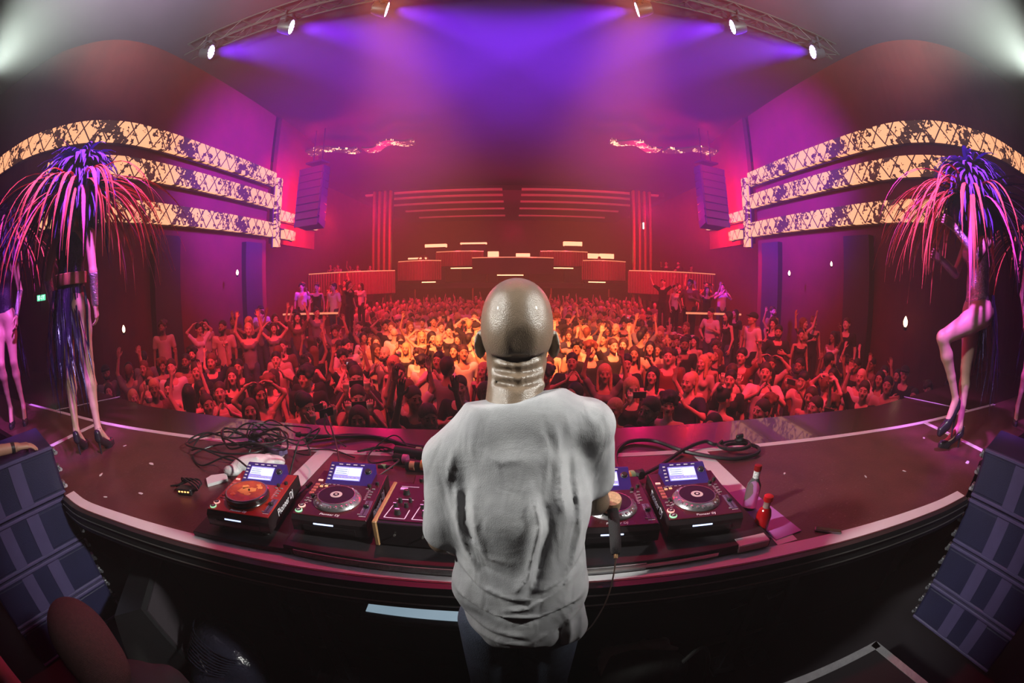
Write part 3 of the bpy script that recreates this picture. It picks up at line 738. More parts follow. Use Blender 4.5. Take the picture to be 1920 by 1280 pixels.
# ================================================================ speaker stacks at both ends
M_spk = mat('blue_black_speaker', (0.016, 0.016, 0.055), 0.45, noise=0.3, nscale=6, bump=0.15, bscale=150)
M_spkd = mat('speaker_edge', (0.075, 0.06, 0.15), 0.4, noise=0.2, nscale=10)
M_latch = mat('steel_rigging', (0.5, 0.5, 0.55), 0.3, 0.9, noise=0.2)
for sx, sd in ((-1, 'left'), (1, 'right')):
    az = R(80.6 if sx > 0 else 78.4); D = 2.66
    # front face centre lies at azimuth az; face perpendicular to that direction
    r = empty('speaker_stack', (sx * D * math.sin(az), D * math.cos(az), 0.0), -sx * az, 'stack of dark blue side-fill loudspeaker cabinets at the %s end of the deck' % sd, 'speaker', 'side-fill speaker stacks')
    w = 0.92; hcab = 0.30; gap = 0.01; nC = 4; z0 = (1.215 if sx > 0 else 1.205) - 4 * hcab
    for k in range(nC):
        z = z0 + k * hcab + hcab / 2
        cb = MB().box((0, 0.27, z), (w, 0.55, hcab - gap), bev=0.012).build('cabinet', M_spk, r)
        mb = MB()
        for s in (-1, 1): mb.box((0, 0.0, z + s * (hcab / 2 - 0.018)), (w, 0.03, 0.022), bev=0.006)
        mb.build('edge_lip', M_spkd, cb)
        for s in (-0.13, 0.13): MB().prism([(-0.055, -0.012), (0.055, -0.012), (0.035, 0.02), (-0.035, 0.02)], -hcab / 2 + 0.03, hcab / 2 - 0.03, None, (s, -0.004, z)).build('vertical_channel', M_spkd, cb)
        for s in (-1, 1):
            MB().box((s * (w / 2 - 0.165), -0.005, z), (0.30, 0.016, hcab - 0.08), bev=0.004).build('grille', M_spk, cb)
        for j in range(3):
            q = z - hcab / 2 + 0.05 + j * 0.10
            MB().box((-sx * (w / 2 + 0.012), 0.03, q), (0.024, 0.05, 0.045), bev=0.005).cyl((-sx * (w / 2 + 0.02), 0.0, q), (-sx * (w / 2 + 0.02), -0.02, q), 0.011, n=8).build('rigging_latch', M_latch, cb)
MB_ = None

# ================================================================ pit clutter
M_stripe = mat('hatched_tape', (0.55, 0.55, 0.5), 0.5, noise=0.8, nscale=60)
tape('step_tape', [(-2.06, 0.42), (-1.90, 0.99)], 0.055, 'hatched grey-white tape strip on the pit floor at lower left', M_stripe, z=0.0, grp='tape on the pit floor')
tape('step_tape', [(-1.90, 1.01), (-1.62, 0.93)], 0.05, 'dull grey tape strip meeting the hatched one at a corner', M_tapeg, z=0.0, grp='tape on the pit floor')
r = empty('taped_riser', (1.62, 0.28, 0), 0, 'low black riser with pale tape along its edges at lower right', 'riser')
poly = [(-0.95, -0.6), (-0.88, 0.50), (0.10, 0.44), (0.30, -0.6)]
MB().prism(poly, 0.0, 0.38).build('riser_box', M_blkm, r)
def strip(a, b, w, nm):
    mb = MB(); a = Vector(a); b = Vector(b); d = (b - a).normalized(); q = Vector((-d.y, d.x)) * w
    mb.prism([tuple(a), tuple(b), tuple(b + q), tuple(a + q)], 0.380, 0.3825); mb.build(nm, M_tapeg, r)
strip((0.10, 0.44), (-0.88, 0.50), 0.05, 'edge_tape'); strip((0.30, -0.6), (0.10, 0.44), 0.05, 'edge_tape')
# tilted wedge monitor on the pit floor, left
r = empty('wedge_monitor', (-2.00, 0.98, 0), R(28), 'dark wedge floor monitor leaning in the pit beside the left stack', 'speaker')
MB().prism([(-0.26, 0), (0.26, 0), (0.14, 0.52), (-0.10, 0.44)], -0.26, 0.26, Matrix.Rotation(R(90), 4, 'X')).build('wedge_box', M_blk, r)
MB().box((0.205, 0, 0.27), (0.012, 0.46, 0.44), M=Matrix.Rotation(R(-13), 4, 'Y')).build('grille', M_grille, r)
# bag on the floor
M_bag = mat('crumpled_cream_cloth', (0.55, 0.52, 0.46), 0.8, noise=0.2, nscale=12, bump=0.5, bscale=25)
M_bagd = mat('dark_bag_cloth', (0.05, 0.05, 0.05), 0.7, noise=0.3, nscale=15, bump=0.4, bscale=30)
r = empty('shoulder_bag', (0.60, 1.22, 0.0), R(-12), 'dark bag with a cream cloth flap lying on the pit floor by the performer', 'bag')
V, Q = field_mesh([ell((0, 0, 0.14), (0.20, 0.13, 0.15), 0.03), ell((0.12, 0.02, 0.12), (0.14, 0.12, 0.12), 0.03), ell((-0.13, -0.02, 0.11), (0.1, 0.1, 0.1), 0.03)], 0.012)
add_obj('bag_body', np_mesh('bag_body', [(V, Q, 0)], [M_bagd]), r)
V, Q = field_mesh([cap((-0.17, 0.06, 0.24), (0.10, 0.08, 0.30), 0.032, 0.03, 0.02, (1, 1, 0.6)), cap((-0.18, 0.02, 0.22), (-0.17, -0.06, 0.17), 0.03, 0.02, 0.02), cap((0.0, 0.07, 0.30), (0.17, 0.05, 0.27), 0.025, 0.012, 0.02)], 0.008)
add_obj('cloth_flap', np_mesh('cloth_flap', [(V, Q, 0)], [M_bag]), r)
MB().tube(bez([(0.18, 0, 0.15), (0.28, 0.02, 0.30), (0.34, 0.0, 0.22), (0.36, -0.05, 0.05)]), 0.012, 8).build('strap', M_bagd, r, True)
# dark glossy round case at lower left (ribbed, quilted)
M_gloss = mat('glossy_black_vinyl', (0.02, 0.02, 0.035), 0.18, noise=0.2, nscale=10, bump=0.5, bscale=40)
r = empty('vinyl_case', (-1.38, 0.98, 0.0), R(-20), 'glossy black ribbed vinyl case on the pit floor at lower left', 'case')
V, Q = field_mesh([ell((0, 0, 0.20), (0.24, 0.17, 0.22), 0.04), ell((0.06, -0.12, 0.12), (0.26, 0.2, 0.13), 0.04)], 0.012)
add_obj('case_body', np_mesh('case_body', [(V, Q, 0)], [M_gloss]), r)
mb = MB()
for k in range(9):
    t = k / 8; mb.tube([(0.235 * math.sin(a) * (1 - 0.25 * t) + 0.0, 0.06 - 0.015 * k - 0.165 * math.cos(a), 0.34 + 0.08 * (1 - t) - 0.06 * abs(math.sin(a))) for a in [R(-60 + i * 12) for i in range(11)]], 0.004, 5)
mb.build('ribbing', M_gloss, r, True)
MB().tube(bez([(-0.2, -0.05, 0.32), (-0.05, -0.16, 0.28), (0.1, -0.2, 0.2), (0.22, -0.2, 0.08)]), 0.004, 5).build('zip', M_alu, r, True)
# red standby light under the deck
M_rled = mat('red_standby_light', (0.3, 0, 0), 0.4, emis=(1.0, 0.02, 0.02), es=4.0, noise=0.02)
r = empty('standby_unit', (1.52, 1.30, 0.62), 0, 'small black power unit with a red standby light under the deck at right', 'power unit')
MB().box((0, 0.05, 0), (0.12, 0.1, 0.10), bev=0.008).build('unit_case', M_blk, r)
MB().box((-0.02, -0.006, 0.02), (0.008, 0.008, 0.02)).build('indicator', M_rled, r)
MB().box((0, 0.04, 0.15), (0.02, 0.02, 0.24)).build('hanger', M_steel, r)
# ================================================================ media players, mixer, bottles, cables
M_pbody = mat('player_black_gloss', (0.022, 0.016, 0.018), 0.22, noise=0.15, nscale=20, spec=0.7)
M_ptop = mat('player_top_red_reflection', (0.085, 0.012, 0.016), 0.26, noise=0.15, nscale=12, spec=0.8)  # black top given a maroon base for the red light it reflects
M_ptopr = mat('player_top_red', (0.42, 0.035, 0.015), 0.30, noise=0.12, nscale=10, spec=0.7)
M_silver = mat('jog_silver', (0.52, 0.52, 0.53), 0.28, 0.85, noise=0.08, nscale=40)
M_platter = mat('jog_top_black', (0.035, 0.012, 0.014), 0.16, noise=0.1, spec=0.8)
M_white = mat('white_print_faint_glow', (0.8, 0.8, 0.8), 0.5, emis=(0.8, 0.7, 0.9), es=0.12, noise=0.05)  # unlit print, brightened by a faint emission of its own
M_btn = mat('grey_buttons', (0.30, 0.29, 0.30), 0.4, noise=0.15, nscale=60)
M_knob = mat('knob_black', (0.03, 0.03, 0.03), 0.35, noise=0.15)
M_play = mat('play_ring_green', (0.2, 0.8, 0.4), 0.4, emis=(0.45, 0.9, 0.5), es=0.9, noise=0.02)
M_cue = mat('cue_ring_amber', (0.9, 0.4, 0.3), 0.4, emis=(1.0, 0.5, 0.45), es=0.9, noise=0.02)
M_pad = mat('hot_cue_lit', (0.5, 0.12, 0.1), 0.4, emis=(1.0, 0.25, 0.2), es=0.12, noise=0.05)
M_blueled = mat('front_blue_glow', (0.5, 0.6, 1.0), 0.4, emis=(0.55, 0.65, 1.0), es=1.6, noise=0.05)
M_bez = mat('screen_bezel_blue_glow', (0.02, 0.012, 0.06), 0.2, emis=(0.10, 0.03, 0.45), es=0.22, noise=0.1)  # bezel is no lamp; a weak blue glow is mixed into it
M_lcd = mat('lcd_white', (0.8, 0.85, 1), 0.3, emis=(0.80, 0.86, 1.0), es=0.85, noise=0.05)
M_lcdb = mat('lcd_blue', (0.3, 0.3, 0.8), 0.3, emis=(0.32, 0.30, 0.85), es=0.8, noise=0.05)
M_lcdw = mat('lcd_wave', (0.3, 0.35, 0.5), 0.3, emis=(0.30, 0.40, 0.62), es=0.7, noise=0.3, nscale=200)
M_foot = mat('rubber_foot_grey', (0.20, 0.20, 0.20), 0.5, noise=0.1)
M_disc = mat('orange_red_disc_art', (0.55, 0.10, 0.02), 0.25, noise=0.85, nscale=26, spec=0.7)
M_dlab = mat('disc_label_cream', (0.75, 0.68, 0.66), 0.4, noise=0.1, nscale=60)

def player(x, y, z, rz, label, top, art=False):
    r = empty('media_player', (x, y, z), rz, label, 'media player', 'four media players on the deck')
    W, D, H = 0.32, 0.41, 0.105
    # chassis: profile in y-z, low lip at the front
    mb = MB(); P = [(-0.205, 0.025), (0.205, 0.025), (0.205, 0.098), (-0.19, 0.090), (-0.205, 0.075)]
    M = Matrix(((0, 0, 1, 0), (1, 0, 0, 0), (0, 1, 0, 0), (0, 0, 0, 1)))
    mb.prism(P, -W / 2, W / 2, M)
    ch = mb.build('chassis', M_pbody, r)
    tilt = Matrix.Rotation(math.atan2(0.008, 0.395), 4, 'X')
    T = lambda px, py, pz=0.0: Vector((px, py, 0.0985 + (py - 0.205) * 0.02025 + pz))
    MB().box(T(0, 0.003, 0.0015), (W - 0.006, 0.385, 0.005), M=tilt, bev=0.002).build('top_plate', top, r)
    MB().box((0, -0.202, 0.045), (0.22, 0.012, 0.022)).build('front_slot', M_pbody, r)
    MB().box((-0.02, -0.206, 0.066), (0.085, 0.004, 0.006), bev=0.001).build('front_light', M_blueled, r)
    for sx in (-1, 1):
        for sy in (-1, 1): MB().lathe([(0.020, 0.0), (0.024, 0.006), (0.024, 0.027)], (sx * 0.115, sy * 0.16, 0), 16).build('foot', M_foot, r, True)
    # screen block: raised wedge at the back
    s = MB(); s.prism([(0.075, 0.098), (0.205, 0.098), (0.205, 0.150), (0.195, 0.150)], -0.107, 0.107, M)
    sp = s.build('screen_block', M_bez, r)
    sl = math.atan2(0.052, 0.12); ms = Matrix.Rotation(sl, 4, 'X')
    S = lambda u, v, h=0.002: Vector((u, 0.075 + v * math.cos(sl) - h * math.sin(sl), 0.098 + v * math.sin(sl) + h * math.cos(sl)))
    d = MB().box(S(-0.012, 0.068), (0.130, 0.080, 0.002), M=ms).build('display', M_lcdb, sp)
    MB().box(S(-0.042, 0.080, 0.0035), (0.062, 0.040, 0.001), M=ms).box(S(-0.012, 0.0335, 0.0035), (0.12, 0.006, 0.001), M=ms).build('display_list', M_lcd, sp)
    MB().box(S(0.021, 0.077, 0.0035), (0.058, 0.046, 0.001), M=ms).build('display_info', M_lcd, sp)
    mb = MB()
    for k in range(3): mb.box(S(-0.042, 0.066 + k * 0.012, 0.0045), (0.055, 0.005, 0.0006), M=ms)
    mb.build('display_waveform', M_lcdw, sp)
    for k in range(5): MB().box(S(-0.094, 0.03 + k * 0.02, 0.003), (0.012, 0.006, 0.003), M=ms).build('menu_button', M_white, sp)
    mb = MB()
    for k in range(6): mb.box(S(-0.055 + k * 0.018, 0.044, 0.0045), (0.010, 0.004, 0.0008), M=ms)
    for k in range(4): mb.box(S(-0.055 + k * 0.035, 0.121, 0.003), (0.018, 0.005, 0.002), M=ms)
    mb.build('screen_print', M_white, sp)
    mb = MB().lathe([(0.014, 0), (0.014, 0.010), (0.011, 0.013)], S(0.083, 0.085, 0.0), 16, ms); k1 = mb.build('browse_knob', M_knob, sp, True)
    MB().lathe([(0.0165, 0), (0.0165, 0.002), (0.0145, 0.0022)], S(0.083, 0.085, 0.0), 20, ms).build('knob_ring', M_alu, sp, True)
    # jog wheel
    jc = Vector((-0.004, -0.052, 0.0945)); jr = 0.103
    j = MB().lathe([(jr, 0.0), (jr + 0.001, 0.004), (jr - 0.004, 0.013), (jr - 0.022, 0.024), (jr - 0.026, 0.026)], jc, 56).build('jog_wheel', M_silver if not art else M_pbody, r, True)
    if not art:
        mb = MB()
        for k in range(24):
            a = 2 * PI * k / 24; mb.lathe([(0.0085, 0), (0.007, 0.003), (0.003, 0.0045)], jc + Vector((0.0915 * math.cos(a), 0.0915 * math.sin(a), 0.0155)), 10, Matrix.Rotation(a, 4, 'Z') @ Matrix.Rotation(R(28), 4, 'Y'))
        mb.build('finger_dimples', M_silver, j, True)
    else:
        MB().lathe([(jr + 0.004, 0.012), (jr + 0.004, 0.030), (jr - 0.006, 0.036)], jc, 48).build('rubber_rim', M_pbody, j, True)
    hz_ = 0.026 if not art else 0.036
    MB().lathe([(jr - 0.024 if not art else jr - 0.006, hz_ - 0.002), (jr - 0.025 if not art else jr - 0.007, hz_ + 0.001)], jc, 56).build('jog_top', M_disc if art else M_platter, j)
    MB().lathe([(jr - 0.0235 if not art else jr - 0.003, hz_ - 0.003), (jr - 0.0225 if not art else jr - 0.002, hz_ + 0.0015), (jr - 0.026 if not art else jr - 0.008, hz_ + 0.0018)], jc, 56, None, False).build('chrome_ring', M_alu, j, True)
    if not art:
        MB().lathe([(0.026, hz_), (0.026, hz_ + 0.002)], jc, 30).build('centre_display', M_dlab, j)
        MB().lathe([(0.013, hz_), (0.013, hz_ + 0.003)], jc, 20).build('centre_hole', M_platter, j)
        MB().lathe([(0.006, hz_), (0.006, hz_ + 0.0038)], jc, 14).build('centre_dot', M_dlab, j)
    else:   # abstract blotches of orange on the disc
        mb = MB(); rr = random.Random(4)
        for (bx, by, s) in ((-0.01, 0.0, 0.034), (0.025, 0.012, 0.022), (-0.02, 0.035, 0.02), (0.02, -0.03, 0.018), (0.055, 0.04, 0.015), (-0.05, -0.045, 0.014), (0.04, 0.06, 0.012)):
            mb.prism([(s * rr.uniform(.7, 1.15) * math.cos(a), s * rr.uniform(.6, 1.1) * math.sin(a)) for a in [i * PI / 7 for i in range(14)]], hz_ + 0.001, hz_ + 0.0018, None, jc + Vector((bx, by, 0)))
        mb.build('disc_print', mat('disc_orange_print', (0.95, 0.42, 0.10), 0.35, noise=0.3, nscale=90), j)
    # play and cue
    for (py, mm, nm) in ((-0.165, M_play, 'play_button'), (-0.128, M_cue, 'cue_button')):
        c = T(-0.137, py, 0.003); g = MB().lathe([(0.0155, 0), (0.0155, 0.005), (0.013, 0.006)], c, 22).build(nm, mm, r, True)
        MB().lathe([(0.0125, 0.005), (0.0125, 0.0068), (0.010, 0.0072)], c, 18).build('button_cap', M_knob, g, True)
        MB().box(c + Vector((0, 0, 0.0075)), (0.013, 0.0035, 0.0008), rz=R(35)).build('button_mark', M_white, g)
    # small buttons
    for (px, py) in ((-0.137, -0.085), (-0.137, -0.062), (-0.118, -0.085), (0.125, 0.03), (0.125, 0.008), (0.125, -0.014), (0.100, 0.055), (0.128, 0.055), (-0.112, 0.06), (-0.09, 0.065), (0.118, -0.15)): MB().box(T(px, py, 0.005), (0.013, 0.007, 0.004), bev=0.001).build('small_button', M_btn, r)
    mb = MB()
    for k in range(7): mb.box(T(-0.12 + rng.uniform(-.01, .01), -0.10 + k * 0.012, 0.0042), (0.012, 0.002, 0.0004))
    for k in range(8): mb.box(T(0.112, 0.045 - k * 0.0115, 0.0042), (0.010, 0.002, 0.0004))
    for k in range(4): mb.box(T(-0.10 + k * 0.02, 0.073, 0.0042), (0.012, 0.0022, 0.0004))
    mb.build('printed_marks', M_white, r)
    for k in range(4):
        MB().box(T(-0.135 + 0.0, -0.02 + k * 0.026, 0.006), (0.020, 0.017, 0.005), bev=0.001).build('hot_cue_pad', M_pad, r)
    MB().box(T(-0.135, 0.10, 0.006), (0.022, 0.012, 0.004), bev=0.001).build('slip_button', M_cue, r)
    for (px, py) in ((-0.112, 0.045), (-0.09, 0.05)): MB().box(T(px, py, 0.006), (0.014, 0.009, 0.004), bev=0.001).build('loop_button', mat('loop_amber', (0.9, 0.5, 0.2), 0.4, emis=(1.0, 0.5, 0.25), es=0.8, noise=0.03), r)
    for (px, py) in ((0.135, 0.10), (-0.118, -0.045), (0.105, 0.075)):
        MB().lathe([(0.0085, 0), (0.0085, 0.012), (0.006, 0.014)], T(px, py, 0.003), 14).build('trim_knob', M_knob, r, True)
    tc_ = MB().box(T(0.135, -0.10, 0.004), (0.030, 0.118, 0.003), bev=0.001).build('tempo_slider', mat('slider_strip_violet_grey', (0.12, 0.08, 0.16), 0.35, noise=0.1), r)
    MB().box(T(0.135, -0.10, 0.006), (0.003, 0.105, 0.001)).build('slider_slot', M_knob, tc_)
    MB().box(T(0.135, -0.095, 0.012), (0.022, 0.016, 0.014), bev=0.003).build('slider_cap', M_knob, tc_)
    mb = MB()
    for k in range(9): mb.box(T(0.124, -0.145 + k * 0.0113, 0.006), (0.005, 0.0012, 0.0005))
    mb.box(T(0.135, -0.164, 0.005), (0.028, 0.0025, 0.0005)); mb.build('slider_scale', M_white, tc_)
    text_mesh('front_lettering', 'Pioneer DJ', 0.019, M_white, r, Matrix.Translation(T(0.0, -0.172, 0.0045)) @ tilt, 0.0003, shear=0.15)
    for sx in (-1, 1):
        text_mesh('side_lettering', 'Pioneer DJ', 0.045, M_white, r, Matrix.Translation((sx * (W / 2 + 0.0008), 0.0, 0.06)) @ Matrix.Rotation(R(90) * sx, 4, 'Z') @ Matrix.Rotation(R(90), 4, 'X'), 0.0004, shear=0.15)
    return r
# boards under the gear
M_board = mat('black_riser_board', (0.015, 0.013, 0.015), 0.5, noise=0.3, nscale=10, bump=0.1, bscale=50)
r = empty('riser_board', (0.075, 1.44, DZ + 0.003), 0, 'long black board lying under the mixer and three players', 'board')
MB().box((0, 0, 0.02), (1.90, 0.56, 0.04), bev=0.004).build('board_panel', M_board, r)
MB().box((-0.25, -0.283, 0.018), (1.30, 0.006, 0.028)).build('edge_trim', M_tapeg, r)
MB().box((0.42, -0.283, 0.020), (0.55, 0.007, 0.016)).build('edge_trim', M_alu, r)
MB().box((0.86, -0.262, 0.0235), (0.15, 0.06, 0.037), bev=0.004).build('corner_tape', M_tape, r)
r = empty('riser_board', (-1.12, 1.38, DZ + 0.003), R(6), 'smaller black board lying under the leftmost player', 'board')
MB().box((0, 0, 0.012), (0.50, 0.50, 0.024), bev=0.003).build('board_panel', M_board, r)
PZ = DZ + 0.044
player(-1.13, 1.385, DZ + 0.028, R(7), 'leftmost media player with a bright red top and orange picture disc', M_ptopr, True)
player(-0.705, 1.46, PZ, R(3), 'black media player with painted-in red reflection, second from left beside the wooden-sided mixer', M_ptop)
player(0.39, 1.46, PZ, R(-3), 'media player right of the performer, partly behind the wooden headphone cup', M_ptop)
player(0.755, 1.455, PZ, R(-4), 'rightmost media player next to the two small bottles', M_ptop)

# mixer with wooden cheeks
M_wood = mat('oiled_wood', (0.48, 0.27, 0.12), 0.45, noise=0.35, nscale=30)
mxr = empty('rotary_mixer', (-0.16, 1.42, PZ), 0, 'rotary mixer with wooden side cheeks and rows of knobs, half hidden by the performer', 'mixer')
MB().box((0, 0, 0.055), (0.66, 0.32, 0.10), bev=0.003).build('case', M_pbody, mxr)
MB().box((0, 0.01, 0.107), (0.655, 0.30, 0.004)).build('face_plate', mat('mixer_maroon_face', (0.06, 0.006, 0.02), 0.3, noise=0.1), mxr)
for sx in (-1, 1): MB().box((sx * 0.338, 0, 0.056), (0.018, 0.335, 0.112), bev=0.004).build('wooden_cheek', M_wood, mxr)
mb = MB()
for c in range(6):
    cx = -0.265 + c * 0.107
    for (x0, y0, x1, y1) in ((cx - .045, -.125, cx + .035, -.125), (cx - .045, -.125, cx - .032, -.03), (cx + .035, -.125, cx + .04, -.06), (cx - .03, .02, cx + .04, .02), (cx - .035, .13, cx + .04, .13)):
        a = Vector((x0, y0)); b2 = Vector((x1, y1)); dd = (b2 - a).normalized(); q = Vector((-dd.y, dd.x)) * 0.0016
        mb.prism([tuple(a - q), tuple(b2 - q), tuple(b2 + q), tuple(a + q)], 0.109, 0.1102)
mb.build('white_outlines', mat('mixer_print_glow', (0.8, 0.65, 0.8), 0.5, emis=(0.8, 0.5, 0.8), es=0.25, noise=0.02), mxr)  # printed outlines carry a weak added glow
for c in range(6):
    cx = -0.265 + c * 0.107
    for (dx, dy, rr) in ((0, -0.09, 0.0125), (-0.02, -0.035, 0.0085), (0.022, -0.035, 0.0085), (-0.01, 0.0, 0.009), (0.03, 0.005, 0.007), (0.0, 0.07, 0.014)):
        k = MB().lathe([(rr * 1.15, 0), (rr, 0.004), (rr * 0.85, 0.018), (rr * 0.6, 0.020)], (cx + dx, dy, 0.109), 12).build('knob', M_knob, mxr, True)
mb = MB()
for c in range(6):
    cx = -0.265 + c * 0.107
    mb.box((cx, -0.088, 0.1298), (0.018, 0.006, 0.0015)).box((cx - 0.02, -0.045, 0.1298), (0.012, 0.004, 0.001)).box((cx - .02, .11, .1105), (.03, .016, .002))
mb.build('pink_markers', mat('mixer_pink', (0.8, 0.3, 0.7), 0.5, emis=(0.9, 0.35, 0.85), es=0.5, noise=0.02), mxr)
for c in range(6):
    MB().cyl((-0.265 + c * 0.107, -0.158, 0.055), (-0.265 + c * 0.107, -0.172, 0.060), 0.004, n=8).build('toggle', M_alu, mxr)

# effect unit, cables box behind the mixer
r = empty('effect_box', (-0.34, 1.80, DZ), R(5), 'small dark maroon effects box with cables behind the mixer', 'effects unit')
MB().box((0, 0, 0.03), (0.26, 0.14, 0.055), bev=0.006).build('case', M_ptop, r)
for k in range(4): MB().lathe([(0.011, 0), (0.010, 0.014), (0.006, 0.016)], (-0.09 + k * 0.06, 0.0, 0.057), 12).build('knob', M_knob, r, True)
r = empty('power_adapter', (-0.40, 1.66, DZ + 0.002), R(-10), 'grey cylindrical plug adapter lying behind the mixer', 'adapter')
MB().cyl((-0.06, 0, 0.035), (0.05, 0, 0.035), 0.033, n=20).build('adapter_body', mat('adapter_grey', (0.13, 0.13, 0.13), 0.5, noise=0.1), r, True)
MB().cyl((-0.09, 0, 0.035), (-0.06, 0, 0.035), 0.022, 0.033, n=20).build('adapter_nose', M_blk, r, True)

# bundle of taped multicore cable and plugs by the far tape, left of performer
r = empty('cable_loom', (-0.55, 2.12, DZ), R(-8), 'bundle of black multicore plugs with pink, green and orange tape bands', 'cable bundle')
for k, (a, b2, rr, m2, nm) in enumerate((((-0.12, 0.05, 0.04), (0.28, 0.0, 0.045), 0.032, M_blk, 'loom_trunk'), ((-0.10, -0.02, 0.03), (-0.02, -0.03, 0.03), 0.026, M_blkm, 'plug'), ((0.0, -0.10, 0.03), (0.22, -0.07, 0.035), 0.028, M_blk, 'connector_block'), ((-0.15, -0.14, 0.02), (-0.07, -0.12, 0.02), 0.012, M_blk, 'plug'))):
    MB().cyl(a, b2, rr, n=16).build(nm, m2, r, True)
for (x, y, z, rr, c, nm) in ((-0.03, -0.03, 0.031, 0.0275, (0.9, 0.15, 0.45), 'pink_band'), (0.02, 0.05, 0.045, 0.03, (0.35, 0.6, 0.3), 'green_band'), (-0.12, -0.13, 0.02, 0.014, (0.2, 0.7, 0.25), 'green_band'), (0.10, -0.09, 0.036, 0.030, (0.95, 0.40, 0.12), 'orange_band'), (0.04, -0.10, 0.032, 0.026, (0.9, 0.42, 0.25), 'peach_band')):
    MB().cyl((x - 0.014, y, z), (x + 0.014, y, z), rr, n=16).build(nm, mat(nm + '_tape', c, 0.5, noise=0.1), r, True)
mb = MB()
for k in range(6): mb.tube(bez([(-0.12, 0.05, 0.04), (-0.2, 0.10 + 0.01 * k, 0.03), (-0.28 - 0.015 * k, 0.12 - .02 * k, 0.02), (-0.20 - 0.02 * k, 0.16 - .015 * k, 0.012)]), 0.006, 6)
mb.build('fan_of_tails', M_blk, r, True)
mb = MB()
for k in range(4): mb.cyl((-0.20 - 0.02 * k, 0.16 - .015 * k, 0.012), (-0.23 - 0.02 * k, 0.17 - .015 * k, 0.012), 0.009, n=8)
mb.build('violet_plugs', mat('violet_plug', (0.5, 0.2, 0.6), 0.4, noise=0.1), r, True)

# loose cables on the left half of the deck
def cable(pts, rad, label, m=M_blk, n=8, plug=True, grp='black cables on the deck'):
    P = bez([(x, y, DZ + z) for x, y, z in pts], n); o = Vector(P[0])
    r = empty('cable', o, 0, label, 'cable', grp)
    MB().tube([Vector(p) - o for p in P], rad, 7).build('cable_cord', m, r, True)
    if plug:
        d = (Vector(P[0]) - Vector(P[1])).normalized(); MB().cyl((0, 0, 0), d * 0.035, rad * 1.9, rad * 1.4, 8).build('plug', M_alu if plug == 2 else M_blk, r, True)
    return r
def loops(cx, cy, rx, ry, n, turns, z0, zj, ph=0.0):
    return [(cx + rx * (1 + rng.uniform(-.18, .18)) * math.cos(ph + 2 * PI * i / n), cy + ry * (1 + rng.uniform(-.18, .18)) * math.sin(ph + 2 * PI * i / n), z0 + zj * abs(math.sin(i * 1.7)) + rng.uniform(0, .01)) for i in range(int(n * turns) + 1)]
cable(loops(-1.78, 1.98, 0.30, 0.17, 7, 2.6, 0.01, 0.07), 0.006, 'thin black cable coiled loosely left of the leftmost player')
cable(loops(-1.60, 2.08, 0.24, 0.15, 6, 3.1, 0.02, 0.10, 1.0), 0.006, 'black cable looping over the power strip behind the leftmost player')
cable(loops(-1.45, 2.20, 0.26, 0.12, 7, 2.3, 0.03, 0.10, 2.0), 0.005, 'tangled thin black cable near the far tape at left')
cable([(-1.30, 1.62, 0.11), (-1.55, 1.75, 0.10), (-1.78, 1.72, 0.02), (-1.98, 1.86, 0.008), (-1.92, 2.05, 0.01), (-1.7, 2.12, 0.03), (-1.45, 2.2, 0.05)], 0.0055, 'cable running from the red player out to the left and back')
cable([(-1.06, 1.62, 0.11), (-1.05, 1.78, 0.24), (-1.10, 1.95, 0.08), (-1.3, 2.1, 0.02), (-1.1, 2.2, 0.01), (-0.9, 2.12, 0.008)], 0.0045, 'thin cable arching up behind the red player')
cable([(-0.80, 1.68, 0.12), (-0.88, 1.85, 0.20), (-1.0, 2.02, 0.30), (-1.06, 2.12, 0.16), (-1.0, 2.24, 0.02)], 0.0045, 'thin cable standing up in a tall loop behind the second player')
cable([(-0.62, 1.68, 0.12), (-0.55, 1.85, 0.14), (-0.75, 2.0, 0.04), (-0.82, 2.18, 0.02), (-0.70, 2.30, 0.09), (-0.58, 2.2, 0.04), (-0.52, 2.08, 0.03)], 0.0045, 'thin cable curving behind the second player to the plugs')
cable([(-1.35, 2.30, 0.05), (-1.1, 2.40, 0.02), (-0.9, 2.46, 0.01), (-0.65, 2.36, 0.01), (-0.35, 2.28, 0.02), (0.0, 2.30, 0.01)], 0.011, 'thick black cable lying along the glossy lip behind the performer')
cable([(-1.30, 2.34, 0.01), (-1.05, 2.47, 0.01), (-0.8, 2.44, 0.01), (-0.6, 2.30, 0.02), (-0.4, 2.22, 0.05)], 0.009, 'second thick black cable beside the one on the glossy lip')
cable([(-0.95, 1.60, 0.03), (-0.93, 1.48, 0.02), (-0.965, 1.32, 0.006), (-0.97, 1.20, 0.006)], 0.009, 'flat black cable lying between the two left players')
cable([(-0.98, 1.64, 0.05), (-1.02, 1.55, 0.02), (-1.0, 1.40, 0.012), (-0.99, 1.26, 0.008)], 0.006, 'violet-grey cable lying between the two left players', mat('violet_grey_cable', (0.25, 0.2, 0.35), 0.4, noise=0.1))
for k in range(5):
    cable([(-0.50, 1.70 - .01 * k, 0.06), (-0.47 + 0.01 * k, 1.64 - 0.012 * k, 0.09), (-0.44 + 0.02 * k, 1.60 - 0.006 * k, 0.05), (-0.36 + 0.02 * k, 1.60, 0.04)], 0.008, '%s black cord in the bunch right of the second player' % ('outermost', 'second', 'middle', 'fourth', 'innermost')[k], plug=False, grp='bunch of cords by the mixer')
